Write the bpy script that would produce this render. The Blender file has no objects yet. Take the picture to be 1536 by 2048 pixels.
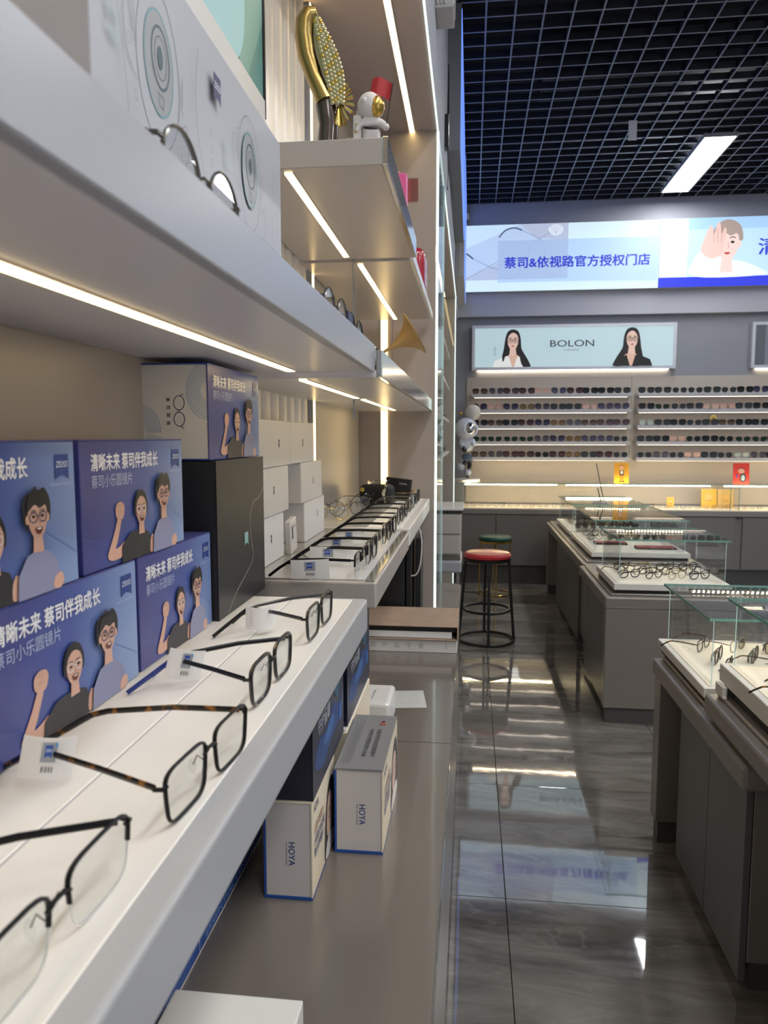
import bpy, bmesh, math, random
from mathutils import Matrix, Vector
from math import pi, sin, cos, atan, tan, radians
random.seed(7)
S = bpy.context.scene
C = S.collection
# ------------------------------------------------------------------ camera
FPX = 1480.0
TH = atan(151/FPX); PS = atan(174/FPX*cos(TH))
cd = bpy.data.cameras.new('camera'); cam = bpy.data.objects.new('camera', cd); C.objects.link(cam)
cam.location = (0, 0, 1.5); cam.rotation_euler = (pi/2-TH, 0, PS)
cd.sensor_fit = 'HORIZONTAL'; cd.sensor_width = 36; cd.lens = 36*FPX/1536
cd.clip_start = .02; cd.clip_end = 60
cd.dof.use_dof = True; cd.dof.focus_distance = 1.5; cd.dof.aperture_fstop = 15
S.camera = cam
# ------------------------------------------------------------------ world, exposure
w = bpy.data.worlds.new('world'); S.world = w; w.use_nodes = True
w.node_tree.nodes['Background'].inputs[0].default_value = (.84, .90, 1, 1)
w.node_tree.nodes['Background'].inputs[1].default_value = .7
S.view_settings.view_transform = 'Standard'; S.view_settings.look = 'None'
S.view_settings.exposure = 1.0; S.view_settings.gamma = 1; S.view_settings.use_curve_mapping = False
PANEL_POWER = 16.5; STRIP_POWER = 4.4; BANNER_POWER = 1.0

# ------------------------------------------------------------------ materials
def lin(h):
    r = [int(h[i:i+2], 16)/255 for i in (0, 2, 4)]
    return tuple(((c+.055)/1.055)**2.4 if c > .04045 else c/12.92 for c in r)+(1,)
MC = {}
def mat(hexc, rough=.5, metal=0, emit=0, bump=0, bscale=60, coat=0, trans=0, noise=0, nscale=8, stretch=None, name=None, spec=.5):
    key = (hexc, rough, metal, emit, bump, bscale, coat, trans, noise, nscale, stretch, spec)
    if key in MC: return MC[key]
    m = bpy.data.materials.new(name or 'mat_'+hexc); m.use_nodes = True
    nt = m.node_tree; b = nt.nodes['Principled BSDF']
    c = lin(hexc)
    b.inputs['Base Color'].default_value = c; b.inputs['Roughness'].default_value = rough
    b.inputs['Metallic'].default_value = metal; b.inputs['Specular IOR Level'].default_value = spec
    if coat: b.inputs['Coat Weight'].default_value = coat; b.inputs['Coat Roughness'].default_value = .06
    if trans: b.inputs['Transmission Weight'].default_value = trans
    if emit and emit < 1: b.inputs['Base Color'].default_value = tuple(x*.3 for x in c[:3])+(1,)
    if emit: b.inputs['Emission Color'].default_value = c; b.inputs['Emission Strength'].default_value = emit
    if noise or bump:
        tc = nt.nodes.new('ShaderNodeTexCoord'); mp = nt.nodes.new('ShaderNodeMapping')
        nt.links.new(tc.outputs['Object'], mp.inputs[0])
        if stretch: mp.inputs['Scale'].default_value = stretch
        n = nt.nodes.new('ShaderNodeTexNoise'); n.inputs['Detail'].default_value = 4
        n.inputs['Scale'].default_value = nscale if noise else bscale
        nt.links.new(mp.outputs[0], n.inputs['Vector'])
        if noise:
            r = nt.nodes.new('ShaderNodeMix'); r.data_type = 'RGBA'
            nt.links.new(n.outputs['Fac'], r.inputs[0])
            r.inputs[6].default_value = tuple(x*(1-noise) for x in c[:3])+(1,)
            r.inputs[7].default_value = tuple(min(1, x*(1+noise)) for x in c[:3])+(1,)
            nt.links.new(r.outputs[2], b.inputs['Base Color'])
        if bump:
            bp = nt.nodes.new('ShaderNodeBump'); bp.inputs['Strength'].default_value = bump; bp.inputs['Distance'].default_value = .002
            n2 = nt.nodes.new('ShaderNodeTexNoise'); n2.inputs['Scale'].default_value = bscale
            nt.links.new(mp.outputs[0], n2.inputs['Vector']); nt.links.new(n2.outputs['Fac'], bp.inputs['Height'])
            nt.links.new(bp.outputs[0], b.inputs['Normal'])
    MC[key] = m
    return m
def glass(tint, alpha=.08, rough=.02, name='clear_glass', density=0.0):
    key = ('g', tint, alpha, rough, density)
    if key in MC: return MC[key]
    m = bpy.data.materials.new(name); m.use_nodes = True; nt = m.node_tree
    nt.nodes.remove(nt.nodes['Principled BSDF'])
    t = nt.nodes.new('ShaderNodeBsdfTransparent'); g = nt.nodes.new('ShaderNodeBsdfGlossy')
    t.inputs[0].default_value = lin(tint); g.inputs['Roughness'].default_value = rough
    lw = nt.nodes.new('ShaderNodeLayerWeight'); lw.inputs[0].default_value = .5
    fr = nt.nodes.new('ShaderNodeMath'); fr.operation = 'POWER'; fr.inputs[1].default_value = 5.0
    nt.links.new(lw.outputs['Facing'], fr.inputs[0])
    ad = nt.nodes.new('ShaderNodeMath'); ad.operation = 'MULTIPLY_ADD'; ad.use_clamp = True; ad.inputs[1].default_value = .6
    nt.links.new(fr.outputs[0], ad.inputs[0]); ad.inputs[2].default_value = alpha
    mx = nt.nodes.new('ShaderNodeMixShader')
    nt.links.new(ad.outputs[0], mx.inputs[0]); nt.links.new(t.outputs[0], mx.inputs[1]); nt.links.new(g.outputs[0], mx.inputs[2])
    nt.links.new(mx.outputs[0], nt.nodes['Material Output'].inputs[0])
    MC[key] = m
    return m
def dark_lens(h1, h2):
    """sunglass lens: print-like vertical gradient tint (darker top), glossy"""
    key = ('dl', h1, h2)
    if key in MC: return MC[key]
    m = bpy.data.materials.new('tinted_lens'); m.use_nodes = True; nt = m.node_tree; b = nt.nodes['Principled BSDF']
    b.inputs['Roughness'].default_value = .12; b.inputs['Specular IOR Level'].default_value = .25
    tc = nt.nodes.new('ShaderNodeTexCoord'); sp = nt.nodes.new('ShaderNodeSeparateXYZ')
    nt.links.new(tc.outputs['Object'], sp.inputs[0])
    mr = nt.nodes.new('ShaderNodeMapRange'); mr.inputs[1].default_value = .005; mr.inputs[2].default_value = .055
    nt.links.new(sp.outputs[2], mr.inputs[0])
    mx = nt.nodes.new('ShaderNodeMix'); mx.data_type = 'RGBA'; nt.links.new(mr.outputs[0], mx.inputs[0])
    mx.inputs[6].default_value = lin(h2); mx.inputs[7].default_value = lin(h1)
    nt.links.new(mx.outputs[2], b.inputs['Base Color'])
    MC[key] = m
    return m
def ramp_mat(stops, axis=0, lo=0, hi=1, rough=.35, tilt=0, name='printed_gradient', emit=0):
    m = bpy.data.materials.new(name); m.use_nodes = True; nt = m.node_tree; b = nt.nodes['Principled BSDF']
    tc = nt.nodes.new('ShaderNodeTexCoord'); sp = nt.nodes.new('ShaderNodeSeparateXYZ')
    nt.links.new(tc.outputs['Object'], sp.inputs[0])
    ml = nt.nodes.new('ShaderNodeMath'); ml.operation = 'MULTIPLY_ADD'; ml.inputs[1].default_value = tilt
    nt.links.new(sp.outputs[2 if axis != 2 else 1], ml.inputs[0]); nt.links.new(sp.outputs[axis], ml.inputs[2])
    mr = nt.nodes.new('ShaderNodeMapRange'); mr.inputs[1].default_value = lo; mr.inputs[2].default_value = hi
    nt.links.new(ml.outputs[0], mr.inputs[0])
    cr = nt.nodes.new('ShaderNodeValToRGB'); e = cr.color_ramp.elements
    e[0].position = stops[0][0]; e[0].color = lin(stops[0][1]); e[1].position = stops[-1][0]; e[1].color = lin(stops[-1][1])
    for p, h in stops[1:-1]:
        q = e.new(p); q.color = lin(h)
    nt.links.new(mr.outputs[0], cr.inputs[0]); nt.links.new(cr.outputs[0], b.inputs['Base Color'])
    b.inputs['Roughness'].default_value = rough
    if emit:
        nt.links.new(cr.outputs[0], b.inputs['Emission Color']); b.inputs['Emission Strength'].default_value = emit
    return m
M = {}
M['champ'] = mat('b4ada8', .3, .12, noise=.03, nscale=3, name='champagne_metal')
M['champ_dull'] = mat('8f8883', .38, .25, noise=.04, nscale=4, name='taupe_lacquer')
M['wallmetal'] = mat('aea59b', .35, .2, noise=.08, nscale=5, stretch=(1, .3, 6), name='brushed_wall_panel')
M['partition'] = mat('a59a92', .4, .1, noise=.03, nscale=3, name='partition_panel')
M['white'] = mat('d9d6d2', .32, name='white_laminate', coat=.2)
M['whitetop'] = mat('e2ded8', .4, noise=.02, nscale=5, name='white_tray')
M['fascia'] = mat('a2a4ab', .33, .1, name='satin_silver_fascia')
M['chrome'] = mat('c9c8c6', .14, .9, name='polished_steel')
M['counter'] = mat('817870', .2, .3, noise=.05, nscale=4, bump=.03, bscale=180, name='bronze_lacquer_counter', coat=.5)
M['cabinet'] = mat('77726f', .35, .25, noise=.06, nscale=3, stretch=(1, 1, .2), name='grey_wood_laminate')
M['cabinet_door'] = mat('6c6c6c', .35, .2, noise=.08, nscale=9, stretch=(3, 3, .3), name='grey_door_laminate')
M['cabinet_light'] = mat('8d8782', .3, .3, noise=.04, nscale=3, name='light_taupe_laminate')
M['plinth'] = mat('4d4b4a', .4, name='dark_plinth')
M['dark'] = mat('1a1b1d', .5, name='near_black')
M['recess'] = mat('232220', .6, name='dark_recess')
M['strip'] = mat('ffe0a0', .5, emit=STRIP_POWER, name='warm_led')
M['strip_dim'] = mat('ffdc98', .5, emit=STRIP_POWER*.5, name='warm_led_soft')
M['panel_light'] = mat('f8f8f6', .5, emit=PANEL_POWER, name='led_panel_diffuser')
M['case_led'] = mat('ffe8b4', .5, emit=30, name='case_led')
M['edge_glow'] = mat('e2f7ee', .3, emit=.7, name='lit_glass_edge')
M['paint'] = mat('a9acb6', .6, noise=.03, nscale=2, name='painted_wall')
M['paint_dark'] = mat('868992', .55, noise=.03, nscale=2, name='slate_wall')
M['warmback'] = mat('b3aaa0', .5, noise=.03, nscale=2, name='warm_back_panel')
M['black_plastic'] = mat('141416', .25, name='black_acetate', coat=.4)
M['black_metal'] = mat('1b1b1d', .35, .6, name='black_metal')
M['gunmetal'] = mat('6f6c6a', .25, .9, name='gunmetal')
M['lensglass'] = glass('fbfcfc', .02, .01, 'optical_lens')
M['caseglass'] = glass('fdfefe', .03, .01, 'showcase_glass')
M['glassedge'] = mat('7fb8ac', .15, 0, trans=.3, name='green_glass_edge')
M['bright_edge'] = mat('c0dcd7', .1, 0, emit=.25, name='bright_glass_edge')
M['gold'] = mat('c9a657', .25, .95, name='polished_gold')
M['paper'] = mat('e8e6e4', .6, name='white_card')

# ------------------------------------------------------------------ helpers
def children(o): return list(o.children)
def thing(name, label, cat, loc=(0, 0, 0), rz=0, group=None, kind=None):
    o = bpy.data.objects.new(name, None); C.objects.link(o)
    o.empty_display_size = .05
    o.location = loc; o.rotation_euler = (0, 0, rz)
    if kind: o['kind'] = kind
    else: o['label'] = label; o['category'] = cat
    if group: o['group'] = group
    return o
def obj(name, me, parent=None, mtx=None, label=None, kind=None):
    o = bpy.data.objects.new(name, me); C.objects.link(o)
    if parent: o.parent = parent
    if mtx is not None: o.matrix_local = mtx
    if label: o['label'] = label
    if kind: o['kind'] = kind
    return o
class MB:
    def __init__(s): s.v = []; s.f = []; s.m = []; s.mats = []
    def mi(s, m):
        if m not in s.mats: s.mats.append(m)
        return s.mats.index(m)
    def add(s, vs, fs, m, T=None):
        n = len(s.v); k = s.mi(m)
        s.v += [tuple(T @ Vector(v)) if T else tuple(v) for v in vs]
        for f in fs: s.f.append(tuple(i+n for i in f)); s.m.append(k)
        return s
    def box(s, a, b, m, bev=0, T=None, seg=1):
        if bev:
            bm = bmesh.new(); bmesh.ops.create_cube(bm, size=1)
            for v in bm.verts:
                v.co = Vector([(a[i]+b[i])/2+v.co[i]*(b[i]-a[i]) for i in range(3)])
            bmesh.ops.bevel(bm, geom=bm.edges[:], offset=bev, segments=seg, profile=.5, affect='EDGES')
            bm.verts.index_update()
            s.add([v.co[:] for v in bm.verts], [[v.index for v in f.verts] for f in bm.faces], m, T); bm.free()
            return s
        x0, y0, z0 = a; x1, y1, z1 = b
        return s.add([(x0, y0, z0), (x1, y0, z0), (x1, y1, z0), (x0, y1, z0), (x0, y0, z1), (x1, y0, z1), (x1, y1, z1), (x0, y1, z1)],
                     [(0, 3, 2, 1), (4, 5, 6, 7), (0, 1, 5, 4), (1, 2, 6, 5), (2, 3, 7, 6), (3, 0, 4, 7)], m, T)
    def sweep(s, pts, ra, rb, m, up=(0, 0, 1), closed=False, n=8, T=None, taper=None):
        pts = [Vector(p) for p in pts]; N = len(pts); up = Vector(up); vs = []; fs = []
        for i, p in enumerate(pts):
            a = pts[(i-1) % N] if closed or i else p
            b = pts[(i+1) % N] if closed or i < N-1 else p
            t = (b-a).normalized(); sd = t.cross(up)
            if sd.length < 1e-4: sd = t.cross(Vector((1, .3, 0)))
            sd.normalize(); u = sd.cross(t).normalized()
            k = taper[i] if taper else 1
            for j in range(n):
                q = 2*pi*(j+.5)/n
                vs.append(p+sd*(cos(q)*ra*k)+u*(sin(q)*rb*k))
        for i in range(N if closed else N-1):
            for j in range(n):
                a = i*n+j; b = i*n+(j+1) % n; c = ((i+1) % N)*n+(j+1) % n; d = ((i+1) % N)*n+j
                fs.append((a, b, c, d))
        if not closed: fs += [tuple(range(n-1, -1, -1)), tuple((N-1)*n+j for j in range(n))]
        return s.add(vs, fs, m, T)
    def lathe(s, prof, m, n=24, T=None):
        vs = [(r*cos(2*pi*j/n), r*sin(2*pi*j/n), z) for r, z in prof for j in range(n)]
        fs = [(i*n+j, i*n+(j+1) % n, (i+1)*n+(j+1) % n, (i+1)*n+j) for i in range(len(prof)-1) for j in range(n)]
        if prof[0][0] > 1e-5: fs.append(tuple(range(n-1, -1, -1)))
        if prof[-1][0] > 1e-5: fs.append(tuple((len(prof)-1)*n+j for j in range(n)))
        return s.add(vs, fs, m, T)
    def plate(s, pts2, t, m, T=None):
        """extrude an xz outline along y by +-t/2"""
        n = len(pts2)
        vs = [(x, -t/2, z) for x, z in pts2]+[(x, t/2, z) for x, z in pts2]
        fs = [tuple(range(n)), tuple(range(2*n-1, n-1, -1))]+[(i, n+i, n+(i+1) % n, (i+1) % n) for i in range(n)]
        return s.add(vs, fs, m, T)
    def mesh(s, name='mesh', smooth=False):
        me = bpy.data.meshes.new(name); me.from_pydata(s.v, [], s.f)
        for m in s.mats: me.materials.append(m)
        me.polygons.foreach_set('material_index', s.m)
        me.polygons.foreach_set('use_smooth', [smooth]*len(s.f))
        me.update(); return me
    def put(s, name, parent=None, mtx=None, smooth=False, label=None, kind=None):
        me = s.mesh(name, smooth)
        if smooth:
            try: me.set_sharp_from_angle(angle=radians(40))
            except Exception: pass
        return obj(name, me, parent, mtx, label, kind)
def copy_tree(o, parent=None):
    c = o.copy(); C.objects.link(c)
    if parent is not None: c.parent = parent
    for ch in children(o): copy_tree(ch, c)
    return c
def Tm(x=0, y=0, z=0, rx=0, ry=0, rz=0, s=1):
    return Matrix.Translation((x, y, z)) @ Matrix.Rotation(rz, 4, 'Z') @ Matrix.Rotation(ry, 4, 'Y') @ Matrix.Rotation(rx, 4, 'X') @ Matrix.Scale(s, 4)
def structure(name, mb, mtx=None, smooth=False): return mb.put(name, None, mtx, smooth, kind='structure')
def aabox(name, a, b, m, parent=None, bev=0, kind=None, label=None):
    return MB().box(a, b, m, bev).put(name, parent, kind=kind, label=label)

# ---- flat prints -------------------------------------------------------
def face_matrix(origin, u, v):
    u = Vector(u).normalized(); v = Vector(v).normalized(); n = u.cross(v)
    o = Vector(origin)
    return Matrix(((u.x, v.x, n.x, o.x), (u.y, v.y, n.y, o.y), (u.z, v.z, n.z, o.z), (0, 0, 0, 1)))
TXT = {}
def text_mesh(s, bold=0.0, shear=0.0):
    k = (s, shear)
    if k in TXT: return TXT[k]
    c = bpy.data.curves.new('lettering', 'FONT'); c.body = s; c.align_x = 'LEFT'; c.align_y = 'BOTTOM'
    c.size = 1; c.shear = shear; c.resolution_u = 3
    o = bpy.data.objects.new('tmp', c); C.objects.link(o)
    bpy.context.view_layer.update()
    dg = bpy.context.evaluated_depsgraph_get()
    me = bpy.data.meshes.new_from_object(o.evaluated_get(dg)); me.name = 'lettering'
    bpy.data.objects.remove(o); bpy.data.curves.remove(c)
    vs = [tuple(v.co) for v in me.vertices]; fs = [tuple(p.vertices) for p in me.polygons]
    bpy.data.meshes.remove(me)
    x0 = min(v[0] for v in vs); x1 = max(v[0] for v in vs); y0 = min(v[1] for v in vs); y1 = max(v[1] for v in vs)
    vs = [((x-x0)/(x1-x0), (y-y0)/(y1-y0)) for x, y, z in vs]
    TXT[k] = (vs, fs, (x1-x0)/(y1-y0), len(s))
    return TXT[k]
def ell(cx, cy, rx, ry, n=22, rot=0, a0=0, a1=360):
    r = []
    full = abs(a1-a0) >= 360
    for i in range(n+(0 if full else 1)):
        t = radians(a0+(a1-a0)*i/n); x = rx*cos(t); y = ry*sin(t)
        r.append((cx+x*cos(rot)-y*sin(rot), cy+x*sin(rot)+y*cos(rot)))
    return r
def smooth_poly(p, k=5, closed=True):
    n = len(p); out = []
    for i in range(n if closed else n-1):
        g = lambda j: p[j % n] if closed else p[max(0, min(n-1, j))]
        a, b, c, d = g(i-1), g(i), g(i+1), g(i+2)
        for q in range(k):
            t = q/k
            out.append(tuple(.5*((2*b[e])+(-a[e]+c[e])*t+(2*a[e]-5*b[e]+4*c[e]-d[e])*t*t+(-a[e]+3*b[e]-3*c[e]+d[e])*t**3) for e in (0, 1)))
    if not closed: out.append(p[-1])
    return out
class Art:
    """flat print in face coordinates: thin ink layers stacked outwards by eps"""
    def __init__(s, eps=.00012, emit=0, rough=.4, sx=1, sy=1):
        s.mb = MB(); s.eps = eps; s.k = 1; s.emit = emit; s.rough = rough; s.sx = sx; s.sy = sy
    def M(s, h): return h if not isinstance(h, str) else mat(h, s.rough, emit=s.emit)
    def poly(s, pts, h):
        z = s.eps*s.k; s.k += 1
        pts = [(x*s.sx, y*s.sy) for x, y in pts]
        A = sum(pts[i][0]*pts[(i+1) % len(pts)][1]-pts[(i+1) % len(pts)][0]*pts[i][1] for i in range(len(pts)))
        if A < 0: pts = pts[::-1]
        s.mb.add([(x, y, z) for x, y in pts], [tuple(range(len(pts)))], s.M(h)); return s
    def rect(s, x0, y0, x1, y1, h): return s.poly([(x0, y0), (x1, y0), (x1, y1), (x0, y1)], h)
    def ell(s, cx, cy, rx, ry, h, rot=0): return s.poly(ell(cx, cy, rx, ry, rot=rot), h)
    def blob(s, pts, h): return s.poly(smooth_poly(pts), h)
    def line(s, pts, w, h, closed=False, bump=True):
        z = s.eps*s.k; s.k += 1 if bump else 0
        P = [Vector((x*s.sx, y*s.sy)) for x, y in pts]; N = len(P); vs = []; fs = []
        for i, p in enumerate(P):
            a = P[(i-1) % N] if closed or i else p; b = P[(i+1) % N] if closed or i < N-1 else p
            t = (b-a); t = t.normalized() if t.length > 1e-9 else Vector((1, 0)); nn = Vector((-t.y, t.x))*w/2
            vs += [(p.x+nn.x, p.y+nn.y, z), (p.x-nn.x, p.y-nn.y, z)]
        for i in range(N if closed else N-1):
            j = (i+1) % N; fs.append((2*i+1, 2*j+1, 2*j, 2*i))
        s.mb.add(vs, fs, s.M(h)); return s
    def ring(s, cx, cy, rx, ry, w, h, n=24, a0=0, a1=360):
        full = abs(a1-a0) >= 360
        return s.line(ell(cx, cy, rx, ry, n, 0, a0, a1), w, h, closed=full)
    def text(s, t, x0, y0, x1, y1, h, bold=0.0, rot=0, shear=0.0):
        """fit text in the rectangle (face units); rot 90-degree steps clockwise"""
        vs, fs, asp, nc = text_mesh(t, bold, shear); z = s.eps*s.k; s.k += 1; bo = bold*.55/nc
        def mp(a, b):
            if rot == 1: a, b = b, 1-a
            elif rot == 2: a, b = 1-a, 1-b
            elif rot == 3: a, b = 1-b, a
            return ((x0+(x1-x0)*a)*s.sx, (y0+(y1-y0)*b)*s.sy, z)
        for j, (da, db) in enumerate(((0, 0),) if not bold else ((-bo, 0), (bo, 0), (0, bold*.45), (0, -bold*.45))):
            s.mb.add([mp(a+da, b+db) for a, b in vs], fs, s.M(h))
            s.mb.v = s.mb.v[:len(s.mb.v)-len(vs)]+[(x, y, q+j*s.eps*.1) for x, y, q in s.mb.v[len(s.mb.v)-len(vs):]]
        return s
    def put(s, name, parent, mtx, label=None): return s.mb.put(name, parent, mtx, label=label)
def shield(A, x0, y0, x1, y1, c='1f3f8c', txt='dfe6f2', word='ZEISS', ty=.62):
    w = x1-x0; h = y1-y0
    pts = [(x0, y1), (x0, y0)]+[(x0+w*t, y0+h*.16*sin(pi*t)) for t in (.2, .4, .5, .6, .8)]+[(x1, y0), (x1, y1)]
    A.poly(pts, c)
    if word: A.text(word, x0+w*.06, y0+h*(ty-.14), x1-w*.06, y0+h*(ty+.1), txt, bold=.02, shear=.2)
def portrait(A, cx, cy, r, hair, kind, skin='e8c3ae', mouth='smile', spec='222222', asp=1.0, lit=None):
    """printed head: cx,cy face centre, r = half face height; asp squeezes x"""
    X = lambda x: cx+x*r*asp; Y = lambda y: cy+y*r
    P = lambda l: [(X(a), Y(b)) for a, b in l]
    if kind == 'long':
        A.blob(P([(-.95, .4), (-.7, 1.15), (0, 1.42), (.75, 1.15), (1, .3), (1.1, -1), (1.35, -2.2), (.9, -3.1), (.2, -2.9), (-.3, -2.4), (-1.1, -2.6), (-1.25, -1.2)]), hair)
    elif kind == 'tied':
        A.blob(P([(-.85, -.3), (-.95, .5), (-.6, 1.2), (0, 1.42), (.6, 1.2), (.95, .5), (.85, -.3), (0, -.2)]), hair)
    elif kind == 'boy':
        A.blob(P([(-.9, -.5), (-1.1, .5), (-.85, 1.15), (-.4, 1.3), (-.1, 1.55), (.15, 1.35), (.6, 1.45), (1.0, 1.0), (1.1, .4), (.95, -.2), (.5, .1), (-.5, 0)]), hair)
    elif kind == 'child':
        A.blob(P([(-.9, .1), (-.95, .8), (-.4, 1.35), (.3, 1.4), (.9, 1.0), (1.0, .2), (.2, .4)]), hair)
    A.poly(P([(-.32, -.6), (.32, -.6), (.42, -1.6), (-.42, -1.6)]), skin)
    A.blob(P([(-.72, .5), (-.4, .95), (.1, 1.0), (.6, .8), (.76, .3), (.7, -.3), (.4, -.8), (.05, -1.0), (-.35, -.82), (-.66, -.3)]), skin)
    if kind in ('boy', 'child'):
        A.ell(X(-.8), Y(0), .14*r*asp, .22*r, skin); A.ell(X(.8), Y(0), .14*r*asp, .22*r, skin)
        A.blob(P([(-.85, .35), (-.7, 1.05), (0, 1.25), (.75, 1.05), (.85, .35), (.6, .62), (.2, .5), (-.2, .68), (-.55, .5)]), hair)
    else:
        A.blob(P([(-.8, .1), (-.72, .9), (-.1, 1.22), (.6, 1.05), (.82, .2), (.55, .75), (0, .98), (-.5, .7)]), hair)
    for sx in (-1, 1):
        A.ell(X(.34*sx), Y(.12), .13*r*asp, .075*r, '2a1c18')
        A.line(P([(.34*sx-.2, .36), (.34*sx, .42), (.34*sx+.2, .36)]), .05*r*A.sy, '3a2a26')
        if spec: A.line([(X(.36*sx)+.3*r*asp*cos(t*pi/8), Y(.08)+.24*r*sin(t*pi/8)) for t in range(16)], .06*r*A.sy, spec, closed=True)
    if spec: A.line(P([(-.08, .12), (.08, .12)]), .05*r*A.sy, spec)
    A.line(P([(.02, .1), (.1, -.2), (0, -.26)]), .035*r*A.sy, 'c48f7c')
    if mouth == 'open':
        A.blob(P([(-.28, -.42), (0, -.4), (.28, -.42), (.14, -.7), (-.14, -.7)]), '6d2520'); A.blob(P([(-.2, -.44), (0, -.43), (.2, -.44), (0, -.52)]), 'f4eeea')
    else:
        A.blob(P([(-.22, -.5), (0, -.45), (.22, -.5), (0, -.6)]), 'b84a48')

# ================================================================== STRUCTURE
# floor with 0.8 m tiles
TX0, TY0, TS = .13, 2.305, .8
fl = thing('floor', None, None, kind='structure')
aabox('floor_screed', (-.6, -2.4, -.05), (5.4, 8.1, -.0115), mat('3a3a3a', .8), fl)
def marble():
    m = bpy.data.materials.new('polished_grey_marble'); m.use_nodes = True; nt = m.node_tree; b = nt.nodes['Principled BSDF']
    g = nt.nodes.new('ShaderNodeNewGeometry'); mp = nt.nodes.new('ShaderNodeMapping'); mp.inputs['Rotation'].default_value = (0, 0, .7); mp.inputs['Scale'].default_value = (1.0, 4.2, 1)
    nt.links.new(g.outputs['Position'], mp.inputs[0])
    n1 = nt.nodes.new('ShaderNodeTexNoise'); n1.inputs['Scale'].default_value = 1.3; n1.inputs['Detail'].default_value = 9; n1.inputs['Roughness'].default_value = .62; n1.inputs['Distortion'].default_value = .8
    nt.links.new(mp.outputs[0], n1.inputs['Vector'])
    cr = nt.nodes.new('ShaderNodeValToRGB'); e = cr.color_ramp.elements
    e[0].position = .32; e[0].color = lin('474441'); e[1].position = .72; e[1].color = lin('908c87')
    nt.links.new(n1.outputs['Fac'], cr.inputs[0])
    n2 = nt.nodes.new('ShaderNodeTexNoise'); n2.inputs['Scale'].default_value = 1.1; n2.inputs['Detail'].default_value = 5; n2.inputs['Distortion'].default_value = 1.6
    nt.links.new(mp.outputs[0], n2.inputs['Vector'])
    v = nt.nodes.new('ShaderNodeValToRGB'); e = v.color_ramp.elements
    e[0].position = .485; e[0].color = (0, 0, 0, 1); e[1].position = .515; e[1].color = (0, 0, 0, 1); q = e.new(.5); q.color = (1, 1, 1, 1)
    nt.links.new(n2.outputs['Fac'], v.inputs[0])
    mx = nt.nodes.new('ShaderNodeMix'); mx.data_type = 'RGBA'; mx.inputs[7].default_value = lin('b5b1ab')
    ml = nt.nodes.new('ShaderNodeMath'); ml.operation = 'MULTIPLY'; ml.inputs[1].default_value = .12
    nt.links.new(v.outputs[0], ml.inputs[0]); nt.links.new(ml.outputs[0], mx.inputs[0]); nt.links.new(cr.outputs[0], mx.inputs[6])
    nt.links.new(mx.outputs[2], b.inputs['Base Color'])
    b.inputs['Roughness'].default_value = .032; b.inputs['Specular IOR Level'].default_value = .8; b.inputs['IOR'].default_value = 1.8
    n3 = nt.nodes.new('ShaderNodeTexNoise'); n3.inputs['Scale'].default_value = 7; bp = nt.nodes.new('ShaderNodeBump'); bp.inputs['Strength'].default_value = .05; bp.inputs['Distance'].default_value = .004
    nt.links.new(g.outputs['Position'], n3.inputs['Vector']); nt.links.new(n3.outputs['Fac'], bp.inputs['Height']); nt.links.new(bp.outputs[0], b.inputs['Normal'])
    return m
M['marble'] = marble()
tile = MB().box((.0012, .0012, -.011), (TS-.0012, TS-.0012, 0), M['marble'], .0008).mesh('floor_tile')
for i in range(-1, 7):
    for j in range(-6, 8):
        o = obj('floor_tile', tile, fl); o.location = (TX0+i*TS-(.0 if i else 0), TY0+j*TS, 0)
# back wall, right wall, left wall
structure('wall_back', MB().box((-.6, 8, 0), (5.4, 8.1, 4.6), M['paint_dark']))
structure('trim_4', MB().box((-.6, 7.932, 2.74), (5.4, 7.999, 4.5), M['paint']))
structure('wall_right', MB().box((5.4, -2.4, 0), (5.5, 8.1, 4.6), M['paint']))
structure('wall_front', MB().box((-.56, -2.5, 0), (2.6, -2.4, 4.6), M['paint']).box((2.6, -2.5, 3.0), (5.5, -2.4, 4.6), M['paint']))
structure('wall_left', MB().box((-.56, -2.4, 0), (-.46, 8.0, 2.66), M['wallmetal']).box((-.56, -2.4, 2.70), (-.15, 7.93, 4.6), M['paint']))
structure('trim_1', MB().box((1.64, 7.983, 1.1), (1.643, 7.9855, 2.12), M['plinth']))
# dark ceiling void and open-cell grid
ce = thing('ceiling', None, None, kind='structure')
aabox('ceiling_slab', (-.6, -2.4, 4.5), (5.4, 8.1, 4.6), mat('17191f', .9), ce)
M['slat'] = mat('2c3038', .45, .3, name='dark_grid_metal'); M['slatcap'] = mat('6f7686', .4, .3, name='grid_bottom_edge')  # paler slat undersides: light caught from below is put into the colour
def slat(L, axis):
    mb = MB(); t = .005; h = .045
    if axis == 1:
        mb.box((-t, 0, .002), (t, L, h), M['slat']).box((-t, 0, 0), (t, L, .002), M['slatcap'])
    else:
        mb.box((0, -t, .004), (L, t, h+.002), M['slat']).box((0, -t, .002), (L, t, .004), M['slatcap'])
    return mb.mesh('grid_slat')
sl1 = slat(10.2, 1); sl2 = slat(5.5, 0)
LPX0, LPX1 = 1.80, 2.03
for i in range(34):
    x = -.105+i*.1615
    o = obj('grid_slat', sl1, ce); o.location = (x, -2.35, 3.85)
for j in range(66):
    o = obj('grid_slat', sl2, ce); o.location = (-.14, 7.86-.154*j, 3.85)
# ducts above the grid
mb = MB()
for y in (4.4, 5.9): mb.box((.5, y, 4.15), (3.6, y+.5, 4.4), mat('2b2f38', .6))
mb.put('ceiling_duct', ce)
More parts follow.
